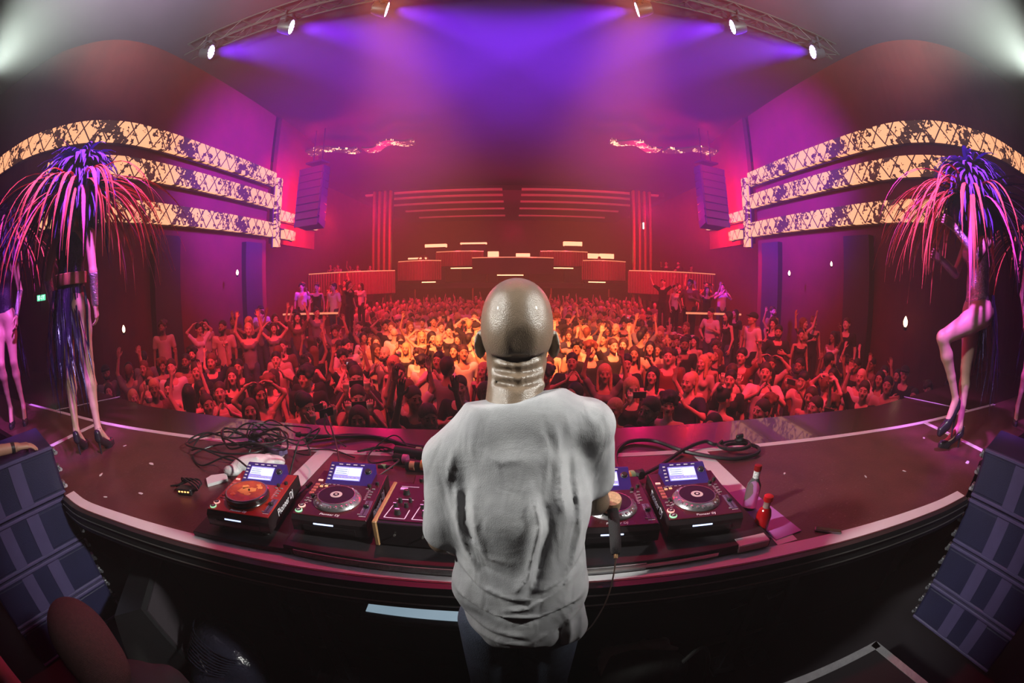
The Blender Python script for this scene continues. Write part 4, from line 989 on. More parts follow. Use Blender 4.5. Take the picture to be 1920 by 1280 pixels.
# right side: coiled cable
cable([(0.62, 1.86, 0.05), (0.56, 1.98, 0.02), (0.60, 2.22, 0.015), (0.72, 2.38, 0.015), (0.88, 2.36, 0.02), (1.02, 2.16, 0.02), (1.2, 2.02, 0.02)] + [(1.36 + (0.17 - 0.012 * i) * math.cos(-1.9 + i * 0.9), 2.09 + (0.10 - 0.006 * i) * math.sin(-1.9 + i * 0.9), 0.016 + 0.006 * i) for i in range(19)], 0.0125, 'thick black cable coiled in rings on the right of the deck')
cable([(0.60, 1.84, 0.03), (0.80, 2.0, 0.02), (1.0, 2.16, 0.03), (1.18, 2.24, 0.04)] + [(1.33 + (0.15 - 0.008 * i) * math.cos(2.2 - i * 0.9), 2.13 + (0.09 - 0.004 * i) * math.sin(2.2 - i * 0.9), 0.03 + 0.004 * i) for i in range(8)], 0.0115, 'second thick black cable running into the ring coil')
r = empty('cable_plug', (0.60, 1.86, DZ + 0.04), R(20), 'black round cable connector with green and orange bands right of the performer', 'connector')
MB().cyl((-0.05, 0, 0), (0.06, 0, 0), 0.030, n=18).build('connector_body', M_blk, r, True)
MB().cyl((-0.02, 0, 0), (0.005, 0, 0), 0.0315, n=18).build('green_band', mat('green_band_tape', (0.35, 0.8, 0.3), 0.5), r, True)
MB().cyl((-0.035, 0, 0), (-0.02, 0, 0), 0.031, n=18).build('orange_band', mat('orange_band_tape', (0.95, 0.35, 0.15), 0.5), r, True)
# power strip, white crumpled bag, paper, small tangled adapter with leds
r = empty('power_strip', (-1.52, 2.12, DZ), R(-20), 'violet-tinted power strip under the tangled cables', 'power strip')
MB().box((0, 0, 0.022), (0.36, 0.07, 0.042), bev=0.008).build('strip_body', mat('power_strip_violet', (0.22, 0.16, 0.34), 0.4, noise=0.1), r)
for k in range(4): MB().lathe([(0.022, 0.0), (0.022, 0.004), (0.018, 0.004)], (-0.12 + k * 0.08, 0, 0.042), 16).build('socket', M_blk, r)
for k in range(2): MB().box((-0.12 + k * 0.16, 0, 0.066), (0.05, 0.045, 0.045), bev=0.006).build('plug_block', M_blk, r)
V, Q = field_mesh([ell((0, 0, 0.045), (0.13, 0.075, 0.05), 0.02, Matrix.Rotation(R(35), 3, 'Z')), ell((0.10, 0.10, 0.03), (0.07, 0.05, 0.035), 0.02), ell((-0.09, -0.10, 0.03), (0.06, 0.04, 0.03), 0.02), cap((-0.06, 0.02, 0.06), (0.08, 0.08, 0.07), 0.012, 0.01, 0.01), cap((-0.08, -0.06, 0.05), (0.05, -0.01, 0.09), 0.012, 0.01, 0.01)], 0.008)
o = add_obj('plastic_bag', np_mesh('plastic_bag', [(V, Q, 0)], [mat('crumpled_white_plastic', (0.80, 0.82, 0.82), 0.35, noise=0.05, bump=0.6, bscale=30)]), None, (-1.44, 1.82, DZ - 0.004))
tag(o, 'crumpled white plastic bag under the cables behind the red player', 'bag')
for k, (x, y, rz, lb) in enumerate(((-1.42, 2.03, 0.3, 'folded white paper by the power strip'), (-1.58, 1.62, 0.9, 'crumpled white paper left of the red player'))):
    o = MB().prism([(-0.07, -0.05), (0.06, -0.045), (0.075, 0.03), (-0.02, 0.055), (-0.06, 0.03)], 0.001, 0.008 + 0.01 * k, Matrix.Rotation(rz, 4, 'Z'), (x, y, DZ)).build('paper_sheet', M_tape); tag(o, lb, 'paper')
r = empty('adapter_hub', (-1.66, 1.42, DZ), R(15), 'small black adapter with orange lights and knotted leads at the left', 'adapter')
MB().box((0, 0, 0.02), (0.10, 0.06, 0.035), bev=0.006).build('hub_body', M_blk, r)
mb = MB()
for k in range(4): mb.box((-0.03 + k * 0.02, -0.032, 0.025), (0.010, 0.004, 0.006))
mb.build('orange_indicators', mat('orange_indicator', (1, .4, .1), 0.4, emis=(1.0, 0.42, 0.12), es=3.0), r)
mb = MB()
for k in range(4): mb.tube(bez([(0.05, 0.0, 0.02), (0.10, 0.03 - .02 * k, 0.05), (0.05 - .03 * k, 0.06, 0.06), (-0.06, 0.04 + .01 * k, 0.03), (-0.14 + .02 * k, 0.05, 0.01)]), 0.005, 6)
mb.build('knotted_leads', M_blk, r, True)
# phone lying by the riser and grey cloth bit at right
r = empty('smartphone', (1.36, 1.14, DZ + 0.002), R(-38), 'thin dark phone lying on the tape right of the red bottle', 'phone')
MB().box((0, 0, 0.005), (0.14, 0.03, 0.008), bev=0.003).build('phone_body', M_btn, r); MB().box((0, 0, 0.0095), (0.13, 0.024, 0.001)).build('phone_glass', M_pbody, r)
# violet card on the tape
o = MB().box((1.13, 1.42, DZ + 0.0045), (0.16, 0.46, 0.003), rz=R(6), bev=0.001).build('violet_card', mat('violet_card', (0.45, 0.15, 0.50), 0.4, noise=0.08)); tag(o, 'long violet card lying on the white tape under the bottles', 'card')

# ---- bottles
M_glass = mat('clear_glass', (0.95, 0.97, 1.0), 0.05, trans=0.9, noise=0.01)
M_liq = mat('red_drink', (0.55, 0.005, 0.01), 0.12, trans=0.25, noise=0.05, coat=0.5)
M_cap = mat('bottle_cap_dark_red', (0.30, 0.01, 0.01), 0.35, 0.3, noise=0.1)
M_capr = mat('bottle_cap_red', (0.85, 0.02, 0.02), 0.3, noise=0.1)
r = empty('glass_bottle', (1.085, 1.47, DZ + 0.006), 0, 'small clear glass bottle with a dark cap and patterned neck label', 'bottle')
MB().lathe([(0.030, 0), (0.034, 0.01), (0.036, 0.10), (0.034, 0.125), (0.018, 0.155), (0.0155, 0.165), (0.0155, 0.205)], n=28).build('bottle_glass', M_glass, r, True)
MB().lathe([(0.0165, 0.160), (0.0165, 0.196)], n=24).build('neck_label', mat('bw_label', (0.7, 0.7, 0.7), 0.5, noise=0.9, nscale=120), r)
MB().lathe([(0.018, 0.196), (0.019, 0.205), (0.018, 0.222), (0.012, 0.224)], n=24).build('bottle_cap', M_cap, r, True)
r = empty('drink_bottle', (1.045, 1.285, DZ + 0.006), 0, 'small squat bottle of red drink with a bright red cap', 'bottle')
MB().lathe([(0.028, 0), (0.034, 0.006), (0.035, 0.075), (0.028, 0.10), (0.018, 0.112)], n=28).build('bottle_glass', M_liq, r, True)
MB().lathe([(0.018, 0.110), (0.0165, 0.118), (0.0165, 0.142), (0.018, 0.145)], n=24).build('bottle_neck', mat('clear_neck_glass', (0.7, 0.5, 0.45), 0.15, trans=0.5), r, True)
MB().lathe([(0.021, 0.143), (0.023, 0.147), (0.022, 0.165), (0.018, 0.168)], n=24).build('bottle_cap', M_capr, r, True)
# ================================================================ people
M_skinD = mat('dark_brown_skin', (0.20, 0.14, 0.095), 0.36, noise=0.18, nscale=60, bump=0.22, bscale=420, spec=0.8, coat=0.08)
def shirt_material():
    m = bpy.data.materials.new('washed_grey_cotton'); m.use_nodes = True; nt = m.node_tree; N = nt.nodes; L = nt.links; b = N['Principled BSDF']
    b.inputs['Roughness'].default_value = 0.9; b.inputs['Specular IOR Level'].default_value = 0.2
    tc = N.new('ShaderNodeTexCoord')
    n0 = N.new('ShaderNodeTexNoise'); n0.inputs['Scale'].default_value = 14; n0.inputs['Detail'].default_value = 5; L.new(tc.outputs['Object'], n0.inputs['Vector'])
    cr = N.new('ShaderNodeValToRGB'); cr.color_ramp.elements[0].position = 0.3; cr.color_ramp.elements[0].color = (0.36, 0.36, 0.38, 1); cr.color_ramp.elements[1].position = 0.7; cr.color_ramp.elements[1].color = (0.47, 0.47, 0.485, 1)
    L.new(n0.outputs[0], cr.inputs[0]); L.new(cr.outputs[0], b.inputs['Base Color'])
    prev = None
    for (scx, scz, nsc, strg, dist) in ((1.0, 0.30, 15.0, 0.42, 0.02), (0.6, 1.0, 19.0, 0.22, 0.01), (1.0, 1.0, 420.0, 0.25, 0.003)):
        mp = N.new('ShaderNodeMapping'); mp.inputs['Scale'].default_value = (scx, 1.0, scz); mp.inputs['Rotation'].default_value = (0, 0.35, 0); L.new(tc.outputs['Object'], mp.inputs[0])
        n = N.new('ShaderNodeTexNoise'); n.inputs['Scale'].default_value = nsc; n.inputs['Detail'].default_value = 2; n.inputs['Distortion'].default_value = 0.6 if nsc < 100 else 0; L.new(mp.outputs[0], n.inputs['Vector'])
        bp = N.new('ShaderNodeBump'); bp.inputs['Strength'].default_value = strg; bp.inputs['Distance'].default_value = dist; L.new(n.outputs[0], bp.inputs['Height'])
        if prev is not None: L.new(prev, bp.inputs['Normal'])
        prev = bp.outputs[0]
    L.new(prev, b.inputs['Normal']); return m
M_shirt = shirt_material()
M_jeans = mat('dark_denim', (0.08, 0.10, 0.15), 0.8, noise=0.4, nscale=25, bump=0.3, bscale=200)
M_eyew = mat('eye_dark', (0.02, 0.015, 0.015), 0.2)
M_lips = mat('lips', (0.40, 0.13, 0.12), 0.5)

def frame3(d, n):
    d = Vector(d).normalized(); n = Vector(n); n = (n - d * n.dot(d)).normalized(); s = d.cross(n)
    return d, n, s
def hand_prims(w, d, n, side=1, curl=0.3, spread=0.0, s=1.0, k=0.006, point_=False):
    """w wrist, d direction of the fingers, n normal leaving the palm, side: which way the thumb lies"""
    d, n, sd = frame3(d, n); sd = sd * side; w = Vector(w)
    P = [cap(w - d * 0.03 * s, w + d * 0.012 * s, 0.024 * s, 0.024 * s, 0.012)]
    for q, o in enumerate((-0.026, -0.009, 0.009, 0.026)):
        P.append(cap(w + sd * o * 0.7 * s + d * 0.01 * s, w + sd * o * s + d * 0.085 * s, 0.0135 * s, 0.0125 * s, 0.010))
    for q, (o, L, r) in enumerate(((0.029, 0.072, 0.0088), (0.010, 0.082, 0.0092), (-0.010, 0.077, 0.0088), (-0.028, 0.060, 0.0078))):
        c = curl if not (point_ and q == 0) else 0.0
        if point_ and q > 0: c = 1.35
        dd = (d + sd * (o * 6 * spread)).normalized(); p = w + sd * o * s + d * 0.085 * s
        a = 0.0
        for seg, fr in enumerate((0.45, 0.30, 0.25)):
            a += c * (0.75 if seg == 0 else 1.0)
            q2 = p + (dd * math.cos(a) + n * math.sin(a)) * L * fr * s
            P.append(cap(p, q2, r * (1 - 0.06 * seg) * s, r * (0.94 - 0.08 * seg) * s, 0.003)); p = q2
    t0 = w + sd * 0.022 * s + d * 0.018 * s; t1 = t0 + (sd * 0.75 + d * 0.6 + n * 0.35).normalized() * 0.040 * s
    t2 = t1 + (sd * 0.35 + d * 0.9 + n * (0.3 + curl * 0.5)).normalized() * 0.030 * s; t3 = t2 + (sd * 0.05 + d + n * (0.3 + curl * 0.6)).normalized() * 0.024 * s
    P += [cap(t0, t1, 0.0145 * s, 0.0115 * s, 0.008), cap(t1, t2, 0.0112 * s, 0.0098 * s, 0.004), cap(t2, t3, 0.0098 * s, 0.0082 * s, 0.003)]
    return P

def head_prims(f=1.0, bald=False):
    P = [ell((0, 0.012, 0.030), (0.076, 0.095, 0.094), 0.02), ell((0, -0.030, -0.050), (0.056 * f, 0.058, 0.058), 0.035),
         cap((-0.035 * f, 0.0, -0.06), (0, -0.062, -0.088), 0.026, 0.020, 0.02), cap((0.035 * f, 0.0, -0.06), (0, -0.062, -0.088), 0.026, 0.020, 0.02),
         cap((-0.034, -0.074, 0.027), (0.034, -0.074, 0.027), 0.011, 0.011, 0.012),
         ell((0.043, -0.058, -0.022), (0.022, 0.02, 0.02), 0.02), ell((-0.043, -0.058, -0.022), (0.022, 0.02, 0.02), 0.02),
         ell((0.030, -0.094, 0.004), (0.017, 0.016, 0.011), 0.008, None, True), ell((-0.030, -0.094, 0.004), (0.017, 0.016, 0.011), 0.008, None, True),
         ell((0.030, -0.074, 0.004), (0.0125, 0.0125, 0.0115), 0.002), ell((-0.030, -0.074, 0.004), (0.0125, 0.0125, 0.0115), 0.002),
         cap((0, -0.082, 0.016), (0, -0.106, -0.022), 0.008, 0.0115, 0.010), cap((-0.012, -0.090, -0.027), (0.012, -0.090, -0.027), 0.009, 0.009, 0.006),
         cap((-0.019, -0.080, -0.051), (0.019, -0.080, -0.051), 0.0075, 0.0075, 0.004), cap((-0.014, -0.081, -0.060), (0.014, -0.081, -0.060), 0.008, 0.008, 0.003)]
    for sx in (-1, 1):
        P += [ell((sx * 0.080, 0.014, -0.002), (0.008, 0.019, 0.030), 0.006, Matrix.Rotation(-0.25 * sx, 3, 'Z')), ell((sx * 0.086, 0.008, 0.0), (0.006, 0.010, 0.017), 0.004, None, True)]
    return P
def head_mat_idx(V, Q, skin, eye, lip):
    c = V[Q].mean(1); mi = np.full(len(Q), skin)
    for sx in (-1, 1):
        mi[((c[:, 0] - sx * 0.030) ** 2 + (c[:, 2] - 0.004) ** 2 < 0.0078 ** 2) & (c[:, 1] < -0.068)] = eye
        mi[(np.abs(c[:, 0] - sx * 0.031) < 0.020) & (np.abs(c[:, 2] - 0.0285) < 0.003) & (c[:, 1] < -0.07)] = eye
    mi[(np.abs(c[:, 0]) < 0.024) & (np.abs(c[:, 2] + 0.0555) < 0.0105) & (c[:, 1] < -0.078)] = lip
    return mi
def xform(V, M):
    A = np.array(M.to_3x3()); return V @ A.T + np.array(M.translation)

# ---------------------------------------------------------------- the performer, seen from behind
dj = empty('person', (0.012, 0.93, 0), 0, 'bald person in a loose washed grey t-shirt standing at the players, seen from behind', 'person')
OFF = np.array([0.012, 0.93, 0.0])
def build_dj():
    sk = []
    H = Vector((0.012, 1.030, 1.778))
    Hm = Matrix.Translation(H) @ Matrix.Rotation(PI, 4, 'Z') @ Matrix.Rotation(R(14), 4, 'X') @ Matrix.Scale(1.055, 4)
    # skull built directly in world orientation so that it blends with the neck
    h = lambda x, y, z: tuple(Hm @ Vector((x, y, z)))
    R3 = Hm.to_3x3().normalized()
    sk += [ell(h(0, 0.010, 0.030), (0.0800, 0.103, 0.099), 0.02, R3), ell(h(0, 0.022, 0.048), (0.0755, 0.086, 0.080), 0.03, R3), ell(h(0, 0.040, -0.012), (0.070, 0.066, 0.062), 0.05, R3), ell(h(0, -0.030, -0.050), (0.058, 0.06, 0.060), 0.035, R3),
           cap(h(-0.035, 0, -0.06), h(0, -0.062, -0.088), 0.027, 0.022, 0.02), cap(h(0.035, 0, -0.06), h(0, -0.062, -0.088), 0.027, 0.022, 0.02),
           cap(h(-0.034, -0.074, 0.027), h(0.034, -0.074, 0.027), 0.012, 0.012, 0.012),
           ell(h(0.030, -0.094, 0.004), (0.018, 0.016, 0.012), 0.008, R3, True), ell(h(-0.030, -0.094, 0.004), (0.018, 0.016, 0.012), 0.008, R3, True),
           ell(h(0.030, -0.074, 0.004), (0.013, 0.013, 0.012), 0.002, R3), ell(h(-0.030, -0.074, 0.004), (0.013, 0.013, 0.012), 0.002, R3),
           cap(h(0, -0.082, 0.016), h(0, -0.108, -0.022), 0.009, 0.013, 0.010), cap(h(-0.014, -0.090, -0.027), h(0.014, -0.090, -0.027), 0.010, 0.010, 0.006),
           cap(h(-0.022, -0.082, -0.053), h(0.022, -0.082, -0.053), 0.010, 0.010, 0.004)]
    # neck and trapezius
    sk += [cap((0.010, 1.010, 1.705), (0.004, 0.955, 1.600), 0.064, 0.068, 0.03), cap((0.012, 0.985, 1.700), (0.006, 0.935, 1.615), 0.048, 0.055, 0.03),
           cap((-0.005, 0.960, 1.590), (-0.110, 0.955, 1.480), 0.050, 0.036, 0.03), cap((0.02, 0.960, 1.590), (0.130, 0.965, 1.525), 0.050, 0.036, 0.03)]
    # skin folds at the nape: rolls and the creases between them
    for (z, y, w, r) in ((1.722, 0.946, 0.046, 0.016), (1.697, 0.934, 0.050, 0.017), (1.670, 0.922, 0.052, 0.017)):
        sk.append(cap((0.014 - w, y + 0.026, z + 0.004), (0.014, y, z), r * 0.7, r, 0.010)); sk.append(cap((0.014, y, z), (0.014 + w, y + 0.026, z + 0.006), r, r * 0.7, 0.010))
    for (z, y, w) in ((1.7375, 0.925, 0.052), (1.7105, 0.921, 0.052), (1.6840, 0.908, 0.050)):
        sk.append(('c', (0.014 - w, y + 0.030, z + 0.002), (0.014, y, z), 0.006, 0.0095, 0.004, True, (1, 1, 1))); sk.append(('c', (0.014, y, z), (0.014 + w, y + 0.030, z + 0.005), 0.0095, 0.006, 0.004, True, (1, 1, 1)))
    # dip at the middle of the occiput
    sk.append(ell((0.022, 0.899, 1.768), (0.018, 0.012, 0.026), 0.03, None, True))
    # ears
    for sx, ex in ((-1, -0.0775), (1, 0.1015)):
        e = Vector((ex, 1.030, 1.757))
        sk.append(ell(tuple(e), (0.0085, 0.024, 0.038), 0.006, Matrix.Rotation(0.6 * sx, 3, 'Z')))
        sk.append(ell((ex + 0.004 * sx, 1.052, 1.760), (0.006, 0.012, 0.020), 0.004, None, True))
    # torso core and arms (mostly under the shirt)
    sk += [cap((0.01, 0.970, 1.44), (0.02, 0.950, 1.02), 0.105, 0.100, 0.04, (1.25, 0.9, 1)), cap((-0.12, 0.95, 1.45), (0.14, 0.965, 1.50), 0.05, 0.05, 0.04)]
    SL, EL, WL = Vector((-0.165, 0.945, 1.470)), Vector((-0.180, 0.935, 1.255)), Vector((-0.120, 1.130, 1.085))
    SR, ER, WR = Vector((0.196, 0.965, 1.565)), Vector((0.232, 1.060, 1.300)), Vector((0.305, 1.285, 1.150))
    for S_, E_, W_ in ((SL, EL, WL), (SR, ER, WR)):
        sk += [cap(S_ + (E_ - S_) * 0.12, E_, 0.046, 0.041, 0.02), cap(E_, E_ + (W_ - E_) * 0.4, 0.041, 0.040, 0.02), cap(E_ + (W_ - E_) * 0.4, W_, 0.040, 0.026, 0.02)]
    V, Q = field_mesh(sk, 0.0062, smooth=1)
    parts = [(V - OFF, Q, 0)]
    c = V[Q].mean(1)
    # hands
    dL = Vector((0.35, 0.85, -0.25)); V2, Q2 = field_mesh([cap(WL - (WL - EL).normalized() * 0.05, WL, 0.028, 0.025, 0.01)] + hand_prims(WL, dL, (0.2, -0.1, -1), -1, 0.45, 0.2, 1.08), 0.004)
    parts.append((V2 - OFF, Q2, 0))
    dR = Vector((0.42, 0.85, -0.42)); V3, Q3 = field_mesh([cap(WR - (WR - ER).normalized() * 0.05, WR, 0.028, 0.025, 0.01)] + hand_prims(WR, dR, (-0.1, 0.1, -1), 1, 0.35, 0.3, 1.08), 0.004)
    parts.append((V3 - OFF, Q3, 0))
    add_obj('body', np_mesh('body', parts, [M_skinD]), dj)
    # ---- t-shirt
    sh = [cap((0.012, 0.968, 1.500), (0.012, 0.955, 1.36), 0.125, 0.132, 0.05, (1.36, 0.98, 1.0)), cap((0.012, 0.955, 1.36), (0.026, 0.940, 1.13), 0.134, 0.128, 0.04, (1.34, 0.96, 1)),
          cap((0.026, 0.940, 1.13), (0.032, 0.930, 0.97), 0.128, 0.134, 0.04, (1.30, 0.98, 1)),
          cap((-0.040, 0.950, 1.588), (0.075, 0.953, 1.598), 0.078, 0.078, 0.03), cap((-0.015, 0.955, 1.598), (-0.155, 0.948, 1.493), 0.074, 0.062, 0.03), cap((0.03, 0.955, 1.603), (0.180, 0.965, 1.575), 0.074, 0.060, 0.03),
          cap(SL + Vector((0.012, 0, 0.0)), SL + (EL - SL) * 0.90, 0.060, 0.055, 0.03), cap(SR + Vector((-0.005, 0, 0.0)), SR + (ER - SR) * 0.66, 0.058, 0.060, 0.03),
          cap((-0.11, 0.90, 1.10), (0.15, 0.895, 1.085), 0.045, 0.045, 0.05), cap((0.13, 0.90, 1.02), (0.165, 0.905, 0.93), 0.05, 0.06, 0.04)]
    ridges = [  # (polyline in x, z), width, height: the folds of the cloth
        ([(0.045, 1.46), (0.062, 1.38), (0.050, 1.30), (0.040, 1.22), (0.005, 1.165)], 0.013, 0.015),
        ([(0.068, 1.44), (0.086, 1.36), (0.070, 1.28), (0.060, 1.20), (0.03, 1.14)], 0.015, -0.013),
        ([(0.105, 1.52), (0.11, 1.44), (0.125, 1.38)], 0.011, 0.010), ([(0.13, 1.53), (0.135, 1.46), (0.15, 1.38)], 0.009, -0.008),
        ([(0.150, 1.45), (0.165, 1.33), (0.150, 1.22)], 0.012, 0.009), 
        ([(-0.125, 1.47), (-0.130, 1.37), (-0.115, 1.28), (-0.085, 1.21)], 0.012, 0.010), ([(-0.105, 1.46), (-0.108, 1.37), (-0.09, 1.29)], 0.011, -0.008),
        ([(-0.09, 1.45), (-0.085, 1.36), (-0.065, 1.27)], 0.010, 0.006),
        ([(-0.12, 1.33), (-0.06, 1.275), (0.0, 1.255)], 0.010, 0.007), ([(-0.13, 1.29), (-0.07, 1.235), (-0.01, 1.215)], 0.010, -0.006),
        ([(-0.14, 1.23), (-0.08, 1.175), (0.0, 1.150), (0.06, 1.145)], 0.012, 0.010), ([(-0.14, 1.20), (-0.07, 1.150), (0.02, 1.125)], 0.009, -0.007),
        ([(-0.15, 1.14), (-0.05, 1.085), (0.06, 1.080), (0.19, 1.125)], 0.011, 0.013), ([(-0.15, 1.115), (-0.04, 1.062), (0.07, 1.055), (0.19, 1.095)], 0.009, -0.013),
        ([(0.17, 1.20), (0.10, 1.155), (0.04, 1.115), (-0.04, 1.10)], 0.011, 0.009), ([(0.185, 1.26), (0.12, 1.195), (0.05, 1.165)], 0.011, 0.009), ([(0.18, 1.23), (0.12, 1.175), (0.05, 1.14)], 0.008, -0.006),
        ([(-0.14, 1.05), (-0.06, 1.015), (0.04, 0.995)], 0.012, 0.009), ([(-0.12, 0.99), (-0.04, 0.965), (0.05, 0.96)], 0.010, 0.007), ([(-0.13, 1.02), (-0.05, 0.99), (0.04, 0.978)], 0.008, -0.006),
        ([(0.19, 1.06), (0.12, 1.02), (0.07, 0.97)], 0.011, 0.008), ([(0.155, 1.05), (0.165, 0.97), (0.16, 0.90)], 0.010, 0.010), ([(0.125, 1.02), (0.135, 0.95), (0.13, 0.90)], 0.009, -0.010), ([(0.195, 1.03), (0.20, 0.95), (0.195, 0.90)], 0.008, 0.008),
        ([(-0.09, 1.555), (-0.03, 1.525), (0.03, 1.535)], 0.006, 0.003), ([(-0.13, 1.54), (-0.15, 1.46), (-0.14, 1.38)], 0.008, 0.006),
        ([(0.06, 1.60), (0.075, 1.56), (0.08, 1.52)], 0.007, 0.006), ([(0.09, 1.61), (0.10, 1.57), (0.105, 1.53)], 0.007, 0.006), ([(0.12, 1.62), (0.13, 1.58)], 0.007, 0.006),
    ]
    def warp(F, X, Y, Z):
        D = np.zeros_like(F); bk = np.clip((1.0 - Y) / 0.08, 0, 1)
        for pts, w, hgt in ridges:
            dm = np.full(F.shape[0::2] if False else (X.shape[0], X.shape[2]), 9.0, np.float32); x2 = X[:, 0, :]; z2 = Z[:, 0, :]
            for i in range(len(pts) - 1):
                (ax_, az_), (bx_, bz_) = pts[i], pts[i + 1]; dx, dz = bx_ - ax_, bz_ - az_; t = np.clip(((x2 - ax_) * dx + (z2 - az_) * dz) / (dx * dx + dz * dz), 0, 1)
                dm = np.minimum(dm, np.hypot(x2 - ax_ - t * dx, z2 - az_ - t * dz))
            ends = np.minimum(1, np.minimum(np.hypot(x2 - pts[0][0], z2 - pts[0][1]), np.hypot(x2 - pts[-1][0], z2 - pts[-1][1])) / 0.03)
            D += (hgt * 1.25 * np.exp(-(dm / (w * 0.85)) ** 1.35) * (0.25 + 0.75 * ends))[:, None, :]
        D += 0.0012 * np.sin(Z * 70 + 18 * X + 5 * np.sin(X * 23)) * np.clip((1.22 - Z) * 3, 0, 1)
        D *= 0.75
        # sleeve creases
        D += 0.0018 * np.sin((Z * 60 - X * 45) + 2 * np.sin(Y * 30)) * np.clip((np.abs(X - 0.01) - 0.155) * 12, 0, 1)
        F = F - (D * bk).astype(np.float32)
        # neckline: a tilted plane around the neck, and the uneven hem
        top = 1.652 + 0.16 * (X - 0.01) - 0.40 * np.clip(Y - 0.95, 0, 1)
        F = np.maximum(F, Z - top)
        F = np.maximum(F, (0.905 - 0.075 * np.clip((X - 0.09) / 0.05, 0, 1) + 0.03 * np.sin(X * 16 + 0.8)) - Z)
        return F.astype(np.float32)
    V, Q = field_mesh(sh, 0.0062, warp=warp, smooth=1)
    o = add_obj('t_shirt', np_mesh('t_shirt', [(V - OFF, Q, 0)], [M_shirt]), dj)
    # neckline binding and the back seam
    # ---- trousers and shoes
    tr = [cap((-0.02, 0.935, 0.97), (0.07, 0.935, 0.97), 0.115, 0.115, 0.04, (1, 0.95, 1))]
    for sx, hx in ((-1, -0.065), (1, 0.115)):
        tr += [cap((hx, 0.935, 0.93), (hx + 0.01 * sx, 0.95, 0.50), 0.100, 0.072, 0.03), cap((hx + 0.01 * sx, 0.95, 0.50), (hx + 0.02 * sx, 0.94, 0.07), 0.070, 0.058, 0.03)]
    V, Q = field_mesh(tr, 0.011); add_obj('jeans', np_mesh('jeans', [(V - OFF, Q, 0)], [M_jeans]), dj)
    for sx, hx in ((-1, -0.085), (1, 0.135)):
        V, Q = field_mesh([cap((hx, 0.90, 0.05), (hx, 1.10, 0.04), 0.045, 0.042, 0.02), cap((hx, 0.92, 0.05), (hx, 0.93, 0.10), 0.045, 0.05, 0.02)], 0.01, clip=((-1, 0, 0.002), (1, 2, 1)))
        add_obj('shoe', np_mesh('shoe', [(V - OFF, Q, 0)], [M_blk]), dj)
build_dj()

# stick headphone held over the third player
hp = empty('stick_headphone', (0.352, 1.27, 1.10), 0, 'stick headphone with round carved wooden cup and black foam handle over the third player', 'headphone')
M_lwood = mat('pale_carved_wood', (0.62, 0.43, 0.24), 0.5, noise=0.5, nscale=90, bump=0.5, bscale=120)
q = Vector((-0.05, -0.35, 1.0)).normalized().to_track_quat('Z', 'Y').to_matrix().to_4x4()
MB().lathe([(0.030, -0.028), (0.036, -0.024), (0.036, -0.006), (0.033, -0.004), (0.033, 0.0), (0.037, 0.002), (0.037, 0.018), (0.034, 0.024), (0.020, 0.026)], (0, 0.03, 0.045), 30, q).build('wooden_cup', M_lwood, hp, True)
MB().lathe([(0.030, -0.030), (0.034, -0.040), (0.026, -0.048)], (0, 0.03, 0.045), 28, q).build('ear_cushion', M_blkm, hp, True)
mb = MB().tube([(0.002, 0.015, 0.035), (0.0, -0.03, 0.012), (-0.002, -0.09, -0.035), (-0.004, -0.125, -0.062), (-0.005, -0.135, -0.070)], [0.019, 0.0205, 0.020, 0.019, 0.014], 18)
mb.build('foam_handle', mat('black_foam', (0.03, 0.03, 0.032), 0.9, bump=0.4, bscale=300, noise=0.2), hp, True)
MB().cyl((-0.005, -0.134, -0.069), (-0.006, -0.146, -0.080), 0.008, n=12).build('brass_end', M_gold, hp, True)
MB().tube(bez([(-0.006, -0.146, -0.080), (-0.012, -0.17, -0.14), (-0.03, -0.20, -0.23), (-0.07, -0.23, -0.32), (-0.11, -0.25, -0.36)]), 0.0028, 6).build('cable', mat('brown_cord', (0.28, 0.20, 0.15), 0.5), hp, True)

# ---------------------------------------------------------------- dancers
M_skinP = mat('light_skin', (0.62, 0.38, 0.30), 0.45, noise=0.06, nscale=20)
M_suit = mat('black_violet_sequin', (0.035, 0.025, 0.07), 0.28, 0.5, noise=0.6, nscale=60, bump=0.6, bscale=150)
M_silv = mat('silver_sequin', (0.62, 0.60, 0.68), 0.22, 0.85, noise=0.5, nscale=50, bump=1.0, bscale=120)
M_heel = mat('black_patent', (0.02, 0.018, 0.025), 0.25, noise=0.1)
M_fOr = mat('orange_feather', (0.80, 0.20, 0.09), 0.7, noise=0.3, nscale=14)
M_fPk = mat('pink_feather', (0.75, 0.18, 0.32), 0.7, noise=0.3, nscale=14)
M_fBk = mat('black_feather', (0.02, 0.012, 0.02), 0.8, noise=0.3, nscale=14)
M_fVi = mat('violet_feather', (0.13, 0.08, 0.42), 0.75, noise=0.4, nscale=20)
M_fr = mat('dark_foil_fringe', (0.05, 0.035, 0.12), 0.22, 0.7, noise=0.5, nscale=40)

